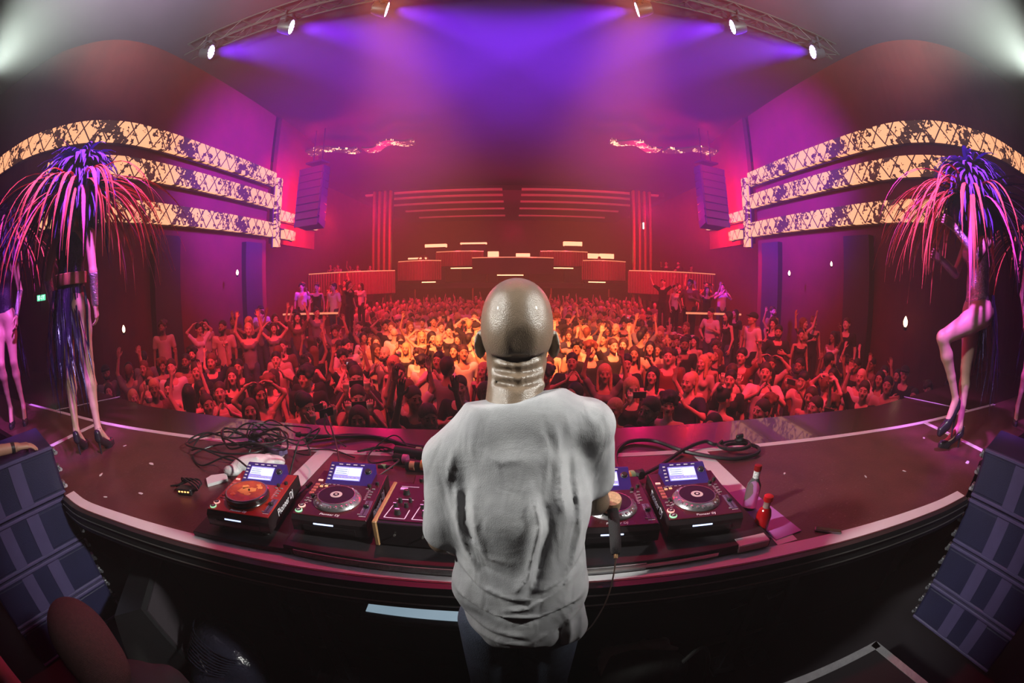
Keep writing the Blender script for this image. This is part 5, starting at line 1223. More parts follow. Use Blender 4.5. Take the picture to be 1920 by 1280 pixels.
def feather_path(phi, e0, L, droop, n=12):
    p = Vector((0, 0, 0)); out = [p.copy()]; e = e0
    for i in range(n):
        t = i / n; e = e0 - droop * (t ** 0.8); e = max(e, R(-84))
        p = p + Vector((math.cos(phi) * math.cos(e), math.sin(phi) * math.cos(e), math.sin(e))) * L / n; out.append(p.copy())
    return out
def feather(mb, pts, w, rr, barbs=True):
    """narrow blade: flattened tapering tube with a ragged edge"""
    n = len(pts); vs = []; fs = []
    for i, p in enumerate(pts):
        d = (pts[min(i + 1, n - 1)] - pts[max(i - 1, 0)]).normalized(); a = d.cross(Vector((0, 0, 1)))
        if a.length < 0.05: a = Vector((1, 0, 0))
        a.normalize(); b = d.cross(a); t = i / (n - 1)
        ww = w * (0.12 + 1.1 * math.sin(PI * min(1, 0.12 + 0.88 * t)) ** 0.7) * (1 - t ** 5) * rr.uniform(0.8, 1.15) + 0.0008
        th = 0.0022 * (1 - t) + 0.0006
        vs += [p - a * ww, p + b * th, p + a * ww, p - b * th]
    for i in range(n - 1):
        for k in range(4): k2 = (k + 1) % 4; fs.append((i * 4 + k, i * 4 + k2, (i + 1) * 4 + k2, (i + 1) * 4 + k))
    fs.append((3, 2, 1, 0)); fs.append(tuple((n - 1) * 4 + k for k in range(4)))
    mb.add(vs, fs)

def headdress(parent, c, seed, phis, nlong, up=0, dark_side=None, scale=1.0):
    rr = random.Random(seed)
    hd = empty('feather_headdress', c); hd.parent = parent
    for i in range(nlong):
        phi = R(rr.uniform(*phis)); e0 = R(rr.uniform(-8, 46)); L = rr.uniform(0.80, 1.18) * scale; dr = R(rr.uniform(78, 110)) + (e0 - R(10)) * 0.75
        dk = dark_side is not None and math.cos(phi - R(dark_side)) > 0.45
        mb = MB(); st0 = Vector((0.11 * math.cos(phi), 0.11 * math.sin(phi), -0.02)); P_ = [st0 + q_ for q_ in feather_path(phi, e0, L, dr)]
        feather(mb, P_, rr.uniform(0.007, 0.0125), rr)
        feather(mb, [q_ + Vector((0.01 * math.sin(7 * j_ / 12 + i), 0.01, -0.012 * j_ / 12)) for j_, q_ in enumerate(P_[:-2])], 0.006, rr)
        mb.build('long_feather', M_fBk if dk else (M_fOr if rr.random() < 0.75 else M_fPk), hd, recalc=False)
    for i in range(up):
        phi = R(rr.uniform(-20, 40)); mb = MB(); feather(mb, [Vector((0, 0, 0.1)) + q_ for q_ in feather_path(phi, R(rr.uniform(60, 82)), rr.uniform(.30, .48), R(rr.uniform(60, 95)))], 0.013, rr)
        mb.build('crest_feather', M_fPk, hd, recalc=False)
    mb = MB()
    for i in range(620):
        phi = rr.uniform(0, 2 * PI); e0 = R(rr.uniform(-30, 80)); L = rr.uniform(0.24, 0.42) * scale
        s0 = Vector((math.cos(phi) * math.cos(e0) * 0.10, math.sin(phi) * math.cos(e0) * 0.10, 0.05 + math.sin(e0) * 0.10))
        feather(mb, [s0 + q_ for q_ in feather_path(phi, e0, L, R(rr.uniform(70, 125)) + max(0, e0) * 0.5, 6)], rr.uniform(0.014, 0.026), rr)
    o = mb.build('violet_tuft', M_fVi, hd, recalc=False); o['kind'] = 'stuff'
    return hd

def high_heel(parent, ank, toe_dir, pitch=R(52), name='high_heel_shoe'):
    """platform pump: sole, heel spike; ank = ankle joint, toe_dir = flat direction of the toes"""
    d = Vector((toe_dir[0], toe_dir[1], 0)).normalized(); a = Vector(ank)
    ball = a + d * 0.115 + Vector((0, 0, -0.135)); toe = ball + d * 0.075 + Vector((0, 0, -0.006)); heel = a - d * 0.040 + Vector((0, 0, -0.060))
    return ball, toe, heel
def dancer(name_lab, foot_pos, facing, legs, arms, hd_args, sheet, groupn='feathered dancers on the deck', suit=M_suit, belt=None, torso_lean=(0, 0), fringe=26, gaunt=True):
    """foot_pos (x, y) of the standing foot; facing = yaw of the way she faces (0 = -y); legs: list of (hip, knee, ankle, toe_dir, raised) in local metres"""
    r = empty('person', (foot_pos[0], foot_pos[1], DZ), facing, name_lab, 'person', groupn)
    lx, ly = torso_lean
    pel = Vector((0, 0.0, 1.03)); wst = Vector((lx * .4, ly * .4, 1.18)); che = Vector((lx, ly, 1.38)); nek = Vector((lx * 1.1, ly * 1.1, 1.56)); hed = Vector((lx * 1.15, ly * 1.15 - 0.01, 1.68))
    P = [cap(pel, wst, 0.105, 0.085, 0.05, (1.25, 0.92, 1)), cap(wst, che, 0.085, 0.105, 0.05, (1.22, 0.88, 1)), cap(che, che + Vector((0, 0, 0.07)), 0.10, 0.075, 0.05, (1.3, 0.9, 1)),
         cap(che + Vector((0, 0, .09)), nek, 0.055, 0.042, 0.03), cap(nek, hed, 0.042, 0.045, 0.02),
         ell(pel + Vector((0.065, 0.06, -0.03)), (0.085, 0.085, 0.09), 0.03), ell(pel + Vector((-0.065, 0.06, -0.03)), (0.085, 0.085, 0.09), 0.03),
         ell(che + Vector((0.065, -0.075, 0)), (0.055, 0.05, 0.055), 0.03), ell(che + Vector((-0.065, -0.075, 0)), (0.055, 0.05, 0.055), 0.03)]
    shoes = []; skin_hands = []
    for (hip, kn, an, td) in legs:
        hip, kn, an = Vector(hip), Vector(kn), Vector(an); u = an - kn
        P += [cap(hip, hip + (kn - hip) * 0.35, 0.092, 0.080, 0.04), cap(hip + (kn - hip) * 0.35, kn, 0.080, 0.050, 0.03), cap(kn, kn + u * 0.28, 0.047, 0.052, 0.02), cap(kn + u * 0.28, kn + u * 0.62, 0.052, 0.036, 0.02), cap(kn + u * 0.62, an, 0.036, 0.029, 0.015)]
        d = Vector((td[0], td[1], 0)).normalized(); dn = td[2] if len(td) > 2 else 0
        ball = an + d * (0.100 - dn * 0.07) + Vector((0, 0, -0.125 - dn * 0.03)); toe = ball + d * 0.06 + Vector((0, 0, -0.005 - dn * 0.05))
        P += [cap(an, ball, 0.030, 0.030, 0.015), cap(ball, toe, 0.028, 0.018, 0.01), cap(an, an - d * 0.025 + Vector((0, 0, -0.045)), 0.028, 0.024, 0.012)]
        shoes.append((an, ball, toe, d, dn))
    for (sh_, el, wr, hd_, hn, side, g) in arms:
        sh_, el, wr = Vector(sh_), Vector(el), Vector(wr)
        P += [cap(che + Vector((0, 0, 0.09)), sh_, 0.05, 0.045, 0.03), cap(sh_, el, 0.045, 0.034, 0.02), cap(el, wr, 0.035, 0.022, 0.015)]
        skin_hands.append(hand_prims(wr, hd_, hn, side, 0.45, 0.5, 0.95))
    V, Q = field_mesh(P, 0.011); parts = [(V, Q, 0)]
    for hp_ in skin_hands:
        V2, Q2 = field_mesh(hp_, 0.0048); parts.append((V2, Q2, 0))
    Vh, Qh = field_mesh(head_prims(0.95), 0.008); mi = head_mat_idx(Vh, Qh, 0, 1, 2); Mh = Matrix.Translation(hed + Vector((0, 0, 0.035))); parts.append((xform(Vh, Mh), Qh, mi))
    add_obj('body', np_mesh('body', parts, [M_skinP, M_eyew, M_lips]), r)
    # bodysuit: torso only, high-cut at the hips
    S_ = [cap(pel + Vector((0, 0.01, 0.02)), wst, 0.112, 0.092, 0.05, (1.25, 0.94, 1)), cap(wst, che + Vector((0, 0, 0.01)), 0.092, 0.112, 0.05, (1.22, 0.90, 1)), cap(che, che + Vector((0, 0, 0.05)), 0.107, 0.080, 0.05, (1.2, 0.95, 1)),
          ell(che + Vector((0.065, -0.079, 0)), (0.058, 0.053, 0.058), 0.03), ell(che + Vector((-0.065, -0.079, 0)), (0.058, 0.053, 0.058), 0.03), ell(pel + Vector((0, 0.045, -0.035)), (0.125, 0.108, 0.10), 0.03)]
    def cut(F, X, Y, Z):
        hc = 0.93 + 1.35 * np.clip(np.abs(X) - 0.012, 0, 1)      # high-cut leg line
        F = np.maximum(F, hc - Z)
        return np.maximum(F, Z - 1.50).astype(np.float32)
    V, Q = field_mesh(S_, 0.011, warp=cut); add_obj('bodysuit', np_mesh('bodysuit', [(V, Q, 0)], [suit]), r)
    if belt: MB().lathe([(0.112, -0.04), (0.116, -0.035), (0.118, 0.035), (0.114, 0.04)], wst, 30, Matrix.Diagonal((1.28, 1.0, 1, 1))).build('belt', belt, r, True)
    # hair
    V, Q = field_mesh([ell((0, 0.022, 0.045), (0.086, 0.100, 0.098), 0.02), cap((0, 0.075, 0.02), (0, 0.10, -0.22), 0.07, 0.045, 0.04), ell((0, -0.085, -0.02), (0.07, 0.06, 0.09), 0.02, None, True)], 0.012)
    add_obj('hair', np_mesh('hair', [(xform(V, Mh), Q, 0)], [mat('dark_hair', (0.02, 0.012, 0.012), 0.5, noise=0.3, nscale=60)]), r)
    # shoes
    for (an, ball, toe, d, dn) in shoes:
        up = Vector((0, 0, 1)); heel = an - d * 0.03 + Vector((0, 0, -0.05))
        V, Q = field_mesh([cap(heel, an - d * 0.03 + Vector((0, 0, -0.02)), 0.033, 0.030, 0.01), cap(heel + Vector((0, 0, -0.01)), ball + Vector((0, 0, -0.012)), 0.030, 0.036, 0.012), cap(ball + Vector((0, 0, -0.015)), toe + Vector((0, 0, -0.012)), 0.038, 0.030, 0.012), cap(ball + Vector((0, 0, -0.038)), toe + Vector((0, 0, -0.035)), 0.035, 0.028, 0.01),
                           ell(an + d * 0.02 + Vector((0, 0, -0.01)), (0.036, 0.036, 0.05), 0.01, None, True)], 0.007)
        mz = V[:, 2].min()
        so = add_obj('high_heel_shoe', np_mesh('high_heel_shoe', [(V, Q, 0)], [M_heel]), r)
        MB().tube([heel + Vector((0, 0, -0.01)), Vector((heel.x, heel.y, 0)) - d * 0.012 + Vector((0, 0, max(mz, 0.0) + 0.001))], [0.016, 0.0055], 10).build('heel_spike', M_heel, so, True)
        MB().lathe([(0.031, -0.008), (0.0325, 0.0), (0.031, 0.008)], an + Vector((0, 0, 0.005)), 18, None, False).build('ankle_strap', M_heel, so, True)
    # gauntlets
    if gaunt:
        for (sh_, el, wr, hd_, hn, side, g) in arms:
            if g: 
                el, wr = Vector(el), Vector(wr); V, Q = field_mesh([cap(el + (wr - el) * .05, el + (wr - el) * .97, 0.040, 0.030, 0.01)], 0.008); add_obj('sequin_sleeve', np_mesh('sequin_sleeve', [(V, Q, 0)], [M_silv]), r)
    # fringe tail hanging from the hips
    rr = random.Random(int(abs(foot_pos[0]) * 97)); mb = MB()
    for i in range(fringe):
        a = R(rr.uniform(-75, 75)) + PI / 2; x0 = 0.15 * math.cos(a); y0 = 0.13 * math.sin(a) + 0.02; L = rr.uniform(0.50, 0.82)
        px_, py_ = x0, y0; pts = []
        for j in range(9):
            t = j / 8; pts.append(Vector((px_ + 0.10 * t * math.cos(a) + 0.02 * math.sin(5 * t + i), py_ + 0.13 * t * math.sin(a) + 0.015 * math.cos(4 * t + i), 1.12 - L * t)))
        feather(mb, pts, rr.uniform(0.005, 0.011), rr)
    f = mb.build('fringe_tail', M_fr, r, recalc=False)
    headdress(r, hed + Vector((0, 0.0, 0.09)), *hd_args)
    return r

fl = lambda s: s
# left big dancer, seen from behind: faces away from the camera (towards the floor crowd)
azl = R(62)
dancer('dancer on the left with drooping orange feather headdress, black bodysuit and tan belt', (-2.90, 1.54), R(212),
       [((-0.085, 0, 0.97), (-0.10, -0.03, 0.585), (-0.115, 0.03, 0.165), (-0.1, -1)), ((0.085, 0, 0.97), (0.09, -0.02, 0.585), (0.115, 0.03, 0.165), (0.15, -1))],
       [((-0.175, 0, 1.455), (-0.235, 0.03, 1.20), (-0.225, -0.02, 0.99), (0.0, -0.25, -1), (1, 0.1, 0), 1, True), ((0.175, 0, 1.455), (0.235, 0.02, 1.21), (0.24, -0.08, 1.0), (0, -0.3, -1), (-1, 0, 0), -1, True)],
       (3, (0, 360), 100, 7, 330), None, belt=mat('tan_leather_belt', (0.45, 0.22, 0.10), 0.5, noise=0.2), fringe=34)
dancer('dancer at the left edge of the photo with a violet and pink feather headdress', (-4.62, 1.42), R(50),
       [((-0.085, 0, 0.97), (-0.06, -0.12, 0.60), (-0.09, 0.02, 0.165), (0.1, -1)), ((0.085, 0, 0.97), (0.09, -0.02, 0.585), (0.10, 0.05, 0.165), (0.15, -1))],
       [((-0.175, 0, 1.455), (-0.24, 0.0, 1.22), (-0.20, -0.20, 1.12), (0.2, -1, 0), (0, 0, -1), 1, True), ((0.175, 0, 1.455), (0.24, 0.02, 1.22), (0.22, -0.10, 1.0), (0, -0.3, -1), (-1, 0, 0), -1, True)],
       (8, (0, 360), 60, 0, 200), None, fringe=20)
# right big dancer, side-on facing the middle with one knee raised
dancer('dancer on the right with one knee raised, pink feather headdress and silver sequin front', (3.16, 1.42), R(-122),
       [((-0.080, 0, 0.97), (-0.075, -0.01, 0.585), (-0.06, 0.035, 0.165), (0.0, -1)), ((0.085, 0, 0.97), (0.10, -0.40, 0.79), (0.07, -0.16, 0.39), (0.0, -1, 1.0))],
       [((-0.175, 0, 1.455), (-0.24, -0.10, 1.24), (-0.16, -0.30, 1.32), (0.2, -1, 0.3), (1, 0, -0.3), 1, True), ((0.175, 0, 1.455), (0.25, -0.16, 1.33), (0.17, -0.32, 1.50), (-0.2, -0.8, 0.5), (-1, 0, 0), -1, True)],
       (5, (0, 360), 100, 0, 60), None, suit=M_silv, torso_lean=(0, 0.02), fringe=36)
dancer('dancer at the right edge in platform heels with a dark violet headdress', (4.90, 1.24), R(-58),
       [((-0.085, 0, 0.97), (-0.10, -0.05, 0.585), (-0.12, 0.03, 0.165), (-0.1, -1)), ((0.085, 0, 0.97), (0.10, -0.03, 0.585), (0.14, 0.10, 0.165), (0.2, -1))],
       [((-0.175, 0, 1.455), (-0.24, 0.0, 1.22), (-0.22, -0.10, 1.0), (0.0, -0.2, -1), (1, 0, 0), 1, False), ((0.175, 0, 1.455), (0.24, 0.02, 1.22), (0.22, -0.10, 1.0), (0, -0.3, -1), (-1, 0, 0), -1, False)],
       (12, (0, 360), 60, 0, 60), None, fringe=20)

# ---------------------------------------------------------------- stage-side people at the lower left
M_skinL = mat('tan_skin', (0.42, 0.24, 0.17), 0.45, noise=0.08, nscale=30)
M_beanie = mat('red_brown_knit', (0.06, 0.022, 0.022), 0.9, noise=0.4, nscale=120, bump=0.6, bscale=300)
r = empty('person', (-2.05, -0.30, 0), R(-100), 'person at the far left resting a hand with dark wristband on the speaker stack', 'person')
pl = (Matrix.Rotation(R(100), 4, 'Z') @ Matrix.Translation((2.05, 0.30, 0)))
def toL(v): return pl @ Vector(v)
Wl = toL((-2.58, 0.72, 1.255)); El = toL((-2.60, 0.30, 1.32)); Sl = toL((-2.30, -0.26, 1.44)); hd_ = toL((-2.53, 0.95, 1.225)) - Wl
V, Q = field_mesh([cap(Sl, El, 0.05, 0.040, 0.02), cap(El, Wl, 0.042, 0.028, 0.02), cap(toL((-2.2, -0.32, 1.42)), toL((-2.05, -0.30, 0.95)), 0.13, 0.13, 0.05, (1, 1, 1)), cap(toL((-2.1, -0.3, 1.45)), toL((-2.1, -0.3, 1.62)), 0.06, 0.055, 0.03),
                    cap(toL((-2.0, -0.25, 0.95)), toL((-2.0, -0.22, 0.06)), 0.09, 0.06, 0.03), cap(toL((-2.12, -0.38, 0.95)), toL((-2.14, -0.42, 0.06)), 0.09, 0.06, 0.03), cap(toL((-1.95, -0.25, 1.42)), toL((-1.85, -0.2, 1.0)), 0.05, 0.04, 0.03)], 0.012)
V2, Q2 = field_mesh(hand_prims(Wl, hd_, toL((-2.58, 0.72, 0.2)) - Wl, 1, 0.25, 0.6, 1.05), 0.0045)
Vh, Qh = field_mesh(head_prims(), 0.009); Vh = xform(Vh, Matrix.Translation(toL((-2.1, -0.3, 1.72))))
add_obj('body', np_mesh('body', [(V, Q, 0), (V2, Q2, 0), (Vh, Qh, 0)], [M_skinL]), r)
MB().cyl(Wl + (El - Wl).normalized() * 0.015, Wl + (El - Wl).normalized() * 0.045, 0.031, n=18).build('wristband', M_blk, r, True)
V, Q = field_mesh([cap(toL((-2.2, -0.32, 1.42)), toL((-2.05, -0.30, 0.95)), 0.145, 0.145, 0.05), cap(Sl, Sl + (El - Sl) * 0.5, 0.06, 0.055, 0.02)], 0.016)
add_obj('dark_t_shirt', np_mesh('dark_t_shirt', [(V, Q, 0)], [M_blkm]), r)
# head in a knitted cap, close to the camera at the bottom left
r = empty('person', (-0.98, 0.20, 0), R(-105), 'person in a dark reddish knitted cap at the bottom left corner, seen from above', 'person')
hc = Vector((0, 0, 1.15))
V, Q = field_mesh([cap((0, 0, 1.10), (0, 0.02, 0.98), 0.055, 0.06, 0.03), cap((0, 0, 0.94), (0, 0, 0.45), 0.12, 0.12, 0.05, (1.3, 1, 1)), cap((-0.17, 0, 0.92), (-0.2, -0.05, 0.6), 0.05, 0.04, 0.03), cap((0.17, 0, 0.92), (0.2, -0.05, 0.6), 0.05, 0.04, 0.03), cap((-0.1, 0, 0.42), (-0.12, 0, 0.05), 0.08, 0.05, 0.03), cap((0.1, 0, 0.42), (0.12, 0, 0.05), 0.08, 0.05, 0.03)], 0.014)
Vh, Qh = field_mesh(head_prims(), 0.008); Vh = xform(Vh, Matrix.Translation(hc) @ Matrix.Rotation(R(18), 4, 'X'))
add_obj('body', np_mesh('body', [(V, Q, 0), (Vh, Qh, 0)], [M_skinL]), r)
V, Q = field_mesh([ell((0, 0.02, 0.045), (0.104, 0.124, 0.115), 0.02), ell((0, 0.04, -0.01), (0.098, 0.10, 0.09), 0.02), cap((-0.06, -0.05, 0.02), (0.06, -0.05, 0.02), 0.03, 0.03, 0.02), ell((0, -0.09, -0.035), (0.08, 0.07, 0.075), 0.02, None, True)], 0.008)
V = xform(V, Matrix.Translation(hc) @ Matrix.Rotation(R(18), 4, 'X')); add_obj('knitted_cap', np_mesh('knitted_cap', [(V, Q, 0)], [M_beanie]), r)
V, Q = field_mesh([cap((0, 0, 0.93), (0, 0, 0.42), 0.135, 0.14, 0.05, (1.35, 1, 1)), cap((0, 0.03, 0.98), (0, 0.02, 1.06), 0.10, 0.075, 0.04), cap((-0.17, 0, 0.92), (-0.2, -0.04, 0.62), 0.06, 0.055, 0.03), cap((0.17, 0, 0.92), (0.2, -0.04, 0.62), 0.06, 0.055, 0.03)], 0.016)
add_obj('dark_jacket', np_mesh('dark_jacket', [(V, Q, 0)], [M_blkm]), r)
# ================================================================ the audience
TOPS = {'black': (0.015, 0.012, 0.016), 'white': (0.75, 0.74, 0.72), 'grey': (0.22, 0.22, 0.23), 'beige': (0.55, 0.45, 0.36), 'dark red': (0.22, 0.03, 0.03), 'navy': (0.02, 0.025, 0.07), 'tan': (0.42, 0.28, 0.18), 'checked': (0.16, 0.07, 0.06)}
M_tops = {k: mat('cloth_' + k.replace(' ', '_'), v, 0.85, noise=0.55 if k == 'checked' else 0.12, nscale=45 if k == 'checked' else 12) for k, v in TOPS.items()}
SKINS = {'pale': (0.70, 0.46, 0.36), 'tan': (0.52, 0.32, 0.22), 'brown': (0.28, 0.16, 0.10)}
M_skins = {k: mat('skin_' + k, v, 0.5, noise=0.06, nscale=20) for k, v in SKINS.items()}
HAIRC = {'black': (0.012, 0.009, 0.009), 'brown': (0.05, 0.025, 0.015), 'auburn': (0.16, 0.05, 0.02), 'blond': (0.62, 0.42, 0.20)}
M_hair = {k: mat('hair_' + k.replace(' ', '_'), v, 0.55, noise=0.35, nscale=50, bump=0.4, bscale=160) for k, v in HAIRC.items()}
M_trou = {'black': mat('trousers_black', (0.015, 0.014, 0.018), 0.85, noise=0.2), 'denim': mat('trousers_denim', (0.06, 0.08, 0.14), 0.85, noise=0.25)}
M_phone = mat('phone_case', (0.03, 0.03, 0.03), 0.3, noise=0.05)
M_phs = mat('phone_screen_lit', (0.3, 0.35, 0.4), 0.3, emis=(0.75, 0.85, 1.0), es=0.5, noise=0.05)

HEADF = {'m': field_mesh(head_prims(1.05), 0.0085), 'f': field_mesh(head_prims(0.90), 0.0085)}
def hair_mesh(kind):
    c = ell((0, -0.095, -0.035), (0.075, 0.062, 0.088), 0.015, None, True)
    if kind == 'short': P = [ell((0, 0.020, 0.046), (0.084, 0.101, 0.092), 0.02), cap((0, 0.07, 0.0), (0, 0.075, -0.05), 0.05, 0.035, 0.03), c]
    elif kind == 'curly': P = [ell((0.0, 0.02, 0.065), (0.10, 0.11, 0.10), 0.02)] + [ell((0.09 * math.cos(a), 0.02 + 0.10 * math.sin(a), 0.07 + 0.04 * math.sin(3 * a)), (0.034, 0.034, 0.036), 0.012) for a in [i * 0.7 for i in range(9)]] + [c]
    elif kind == 'long': P = [ell((0, 0.022, 0.042), (0.088, 0.102, 0.096), 0.02), cap((0, 0.060, 0.02), (0.0, 0.085, -0.24), 0.075, 0.052, 0.03, (1.25, .8, 1)), cap((0.075, 0.01, 0.01), (0.085, -0.02, -0.20), 0.026, 0.022, 0.02), cap((-0.075, 0.01, 0.01), (-0.085, -0.02, -0.20), 0.026, 0.022, 0.02), c]
    elif kind == 'bun': P = [ell((0, 0.020, 0.044), (0.083, 0.100, 0.092), 0.02), ell((0, 0.07, 0.135), (0.042, 0.042, 0.038), 0.02), c]
    elif kind == 'cap': P = [ell((0, 0.015, 0.055), (0.090, 0.106, 0.085), 0.02), cap((-0.045, -0.10, 0.058), (0.045, -0.10, 0.058), 0.035, 0.035, 0.02, (1, 1.4, 0.35)), ell((0, -0.02, -0.05), (0.12, 0.14, 0.085), 0.01, None, True)]
    V, Q = field_mesh(P, 0.0125)
    return np_mesh('hair' if kind != 'cap' else 'baseball_cap', [(V, Q, 0)], [M_hair['black']])
HAIRM = {k: hair_mesh(k) for k in ('short', 'curly', 'long', 'bun', 'cap')}
V, Q = field_mesh([cap((-0.03, -0.075, -0.085), (0.03, -0.075, -0.085), 0.026, 0.026, 0.02), cap((-0.055, -0.03, -0.05), (-0.03, -0.075, -0.085), 0.022, 0.024, 0.02), cap((0.055, -0.03, -0.05), (0.03, -0.075, -0.085), 0.022, 0.024, 0.02)], 0.009)
BEARD = np_mesh('beard', [(V, Q, 0)], [M_hair['black']])

SHO = {'m': 0.185, 'f': 0.162}
def arm_pts(sex, mode, sd):
    s = SHO[sex]; S_ = Vector((sd * s, 0, 1.43))
    T = {'down': ((0.06, 0.02, -0.27), (0.07, -0.06, -0.50), (0, -0.2, -1), (-1, 0, 0), 0.4),
         'up': ((0.11, -0.06, 0.20), (0.05, -0.10, 0.46), (-0.1, -0.05, 1), (0, -1, 0.0), 0.25),
         'upwide': ((0.20, -0.05, 0.13), (0.27, -0.08, 0.38), (0.15, -0.1, 1), (0, -1, 0), 0.15),
         'over': ((0.16, -0.02, 0.18), (-0.02, -0.05, 0.34), (-0.9, 0, 0.3), (0, -0.3, -1), 0.4),
         'point': ((0.12, -0.10, 0.18), (0.10, -0.20, 0.43), (0.0, -0.25, 1), (0, -1, 0), 0.2),
         'phone': ((0.06, -0.16, -0.10), (-0.07, -0.30, 0.14), (-0.05, -0.25, 1), (0, 1, 0.2), 0.9),
         'clap': ((0.10, -0.14, -0.14), (-0.10, -0.30, 0.02), (-0.35, -0.4, 1), (-1, 0, -0.2), 0.2),
         'chest': ((0.08, -0.04, -0.25), (-0.07, -0.22, -0.16), (-1, -0.1, 0.2), (0, 1, 0), 0.4),
         'hip': ((0.15, 0.06, -0.24), (0.02, -0.02, -0.40), (-0.6, -0.3, -0.6), (-1, 0, 0), 0.4),
         'reach': ((0.07, -0.20, 0.02), (0.06, -0.42, 0.18), (0.0, -0.8, 0.6), (0, -0.6, -1), 0.15)}[mode]
    f = lambda v: S_ + Vector((v[0] * sd, v[1], v[2]))
    return S_, f(T[0]), f(T[1]), Vector((T[2][0] * sd, T[2][1], T[2][2])), Vector((T[3][0] * sd, T[3][1], T[3][2])), T[4], mode == 'point'
POSES = [('down', 'down', 'arms down'), ('up', 'up', 'both arms raised'), ('up', 'down', 'one arm raised'), ('down', 'point', 'pointing up'), ('over', 'over', 'hands joined overhead'),
         ('phone', 'phone', 'phone held up'), ('clap', 'clap', 'clapping'), ('chest', 'down', 'hand on chest'), ('upwide', 'upwide', 'arms spread'), ('reach', 'down', 'reaching out'), ('hip', 'chest', 'hand on hip')]
PROTO = {}
def proto(sex, pi, bare):
    key = (sex, pi, bare)
    if key in PROTO: return PROTO[key]
    L_, R_, _ = POSES[pi]; s = SHO[sex]; w = 1.0 if sex == 'm' else 0.88
    tilt = Matrix.Rotation(R(((pi * 37) % 17) - 6), 4, 'X') @ Matrix.Rotation(R(((pi * 53) % 31) - 15), 4, 'Z')
    hm = Matrix.Translation((0, -0.02, 1.645)) @ tilt
    P = [cap((0, 0, 1.00), (0, 0, 1.14), 0.115 * w, 0.098 * w, 0.05, (1.25, 0.9, 1)), cap((0, 0, 1.14), (0, 0, 1.35), 0.098 * w, 0.115 * w, 0.05, (1.3, 0.88, 1)), cap((-s * 0.7, 0, 1.41), (s * 0.7, 0, 1.41), 0.058, 0.058, 0.05), cap((0, 0.005, 1.42), (0, -0.012, 1.60), 0.056 * w, 0.052 * w, 0.03)]
    top = [cap((0, 0, 0.96), (0, 0, 1.14), 0.128 * w, 0.108 * w, 0.05, (1.25, 0.95, 1)), cap((0, 0, 1.14), (0, 0, 1.34), 0.108 * w, 0.125 * w, 0.05, (1.3, 0.9, 1)), cap((-s * 0.75, 0, 1.405), (s * 0.75, 0, 1.405), 0.068, 0.068, 0.05)]
    if sex == 'f':
        for lst, e in ((P, 0), (top, 0.006)):
            for sx in (-1, 1): lst.append(ell((sx * 0.062, -0.082, 1.33), (0.052 + e, 0.048 + e, 0.052 + e), 0.03))
    hands = []
    for sd, md in ((-1, L_), (1, R_)):
        S_, E_, W_, hd, hn, cu, pt = arm_pts(sex, md, sd)
        P += [cap(S_, E_, 0.046 * w, 0.036 * w, 0.03), cap(E_, W_, 0.037 * w, 0.025 * w, 0.02)]
        hands.append(field_mesh(hand_prims(W_, hd, hn, -sd, cu, 0.6, 0.95 * w, point_=pt), 0.0062))
        if not bare: top += [cap(S_, S_ + (E_ - S_) * 0.62, 0.062 * w, 0.056 * w, 0.03)]
    bot = []
    for sx in (-1, 1):
        P += [cap((sx * 0.085, 0, 0.93), (sx * 0.10, -0.01, 0.50), 0.080 * w, 0.055 * w, 0.03), cap((sx * 0.10, -0.01, 0.50), (sx * 0.10, 0.02, 0.09), 0.053 * w, 0.036 * w, 0.02), cap((sx * 0.10, 0.03, 0.045), (sx * 0.115, -0.12, 0.03), 0.038, 0.03, 0.02)]
        bot += [cap((sx * 0.085, 0, 0.95), (sx * 0.10, -0.01, 0.50), 0.098 * w, 0.070 * w, 0.03), cap((sx * 0.10, -0.01, 0.50), (sx * 0.10, 0.02, 0.10), 0.068 * w, 0.060 * w, 0.02)]
    bot += [cap((0, 0, 0.95), (0, 0, 1.02), 0.122 * w, 0.120 * w, 0.03, (1.22, 0.95, 1))]
    V, Q = field_mesh(P, 0.0185)
    Vh, Qh = HEADF[sex]; parts = [(V, Q, 0), (xform(Vh, hm), Qh, head_mat_idx(Vh, Qh, 0, 1, 2))] + [(a, b, 0) for a, b in hands]
    body = np_mesh('body', parts, [M_skins['pale'], M_eyew, M_lips])
    def cut(F, X, Y, Z):
        neckhole = (X / (0.085 if not bare else 0.11)) ** 2 + ((Y + 0.02) / 0.10) ** 2
        F = np.where(neckhole < 1.0, np.maximum(F, Z - (1.40 if not bare else 1.375)), F)
        if bare: F = np.maximum(F, (Z - 1.43) - 0.0)
        return F.astype(np.float32)
    Vt, Qt = field_mesh(top, 0.0185, warp=cut); Vb, Qb = field_mesh(bot, 0.022)
    PROTO[key] = (body, np_mesh('top', [(Vt, Qt, 0)], [M_tops['black']]), np_mesh('trousers', [(Vb, Qb, 0)], [M_trou['black']]), hm)
    return PROTO[key]

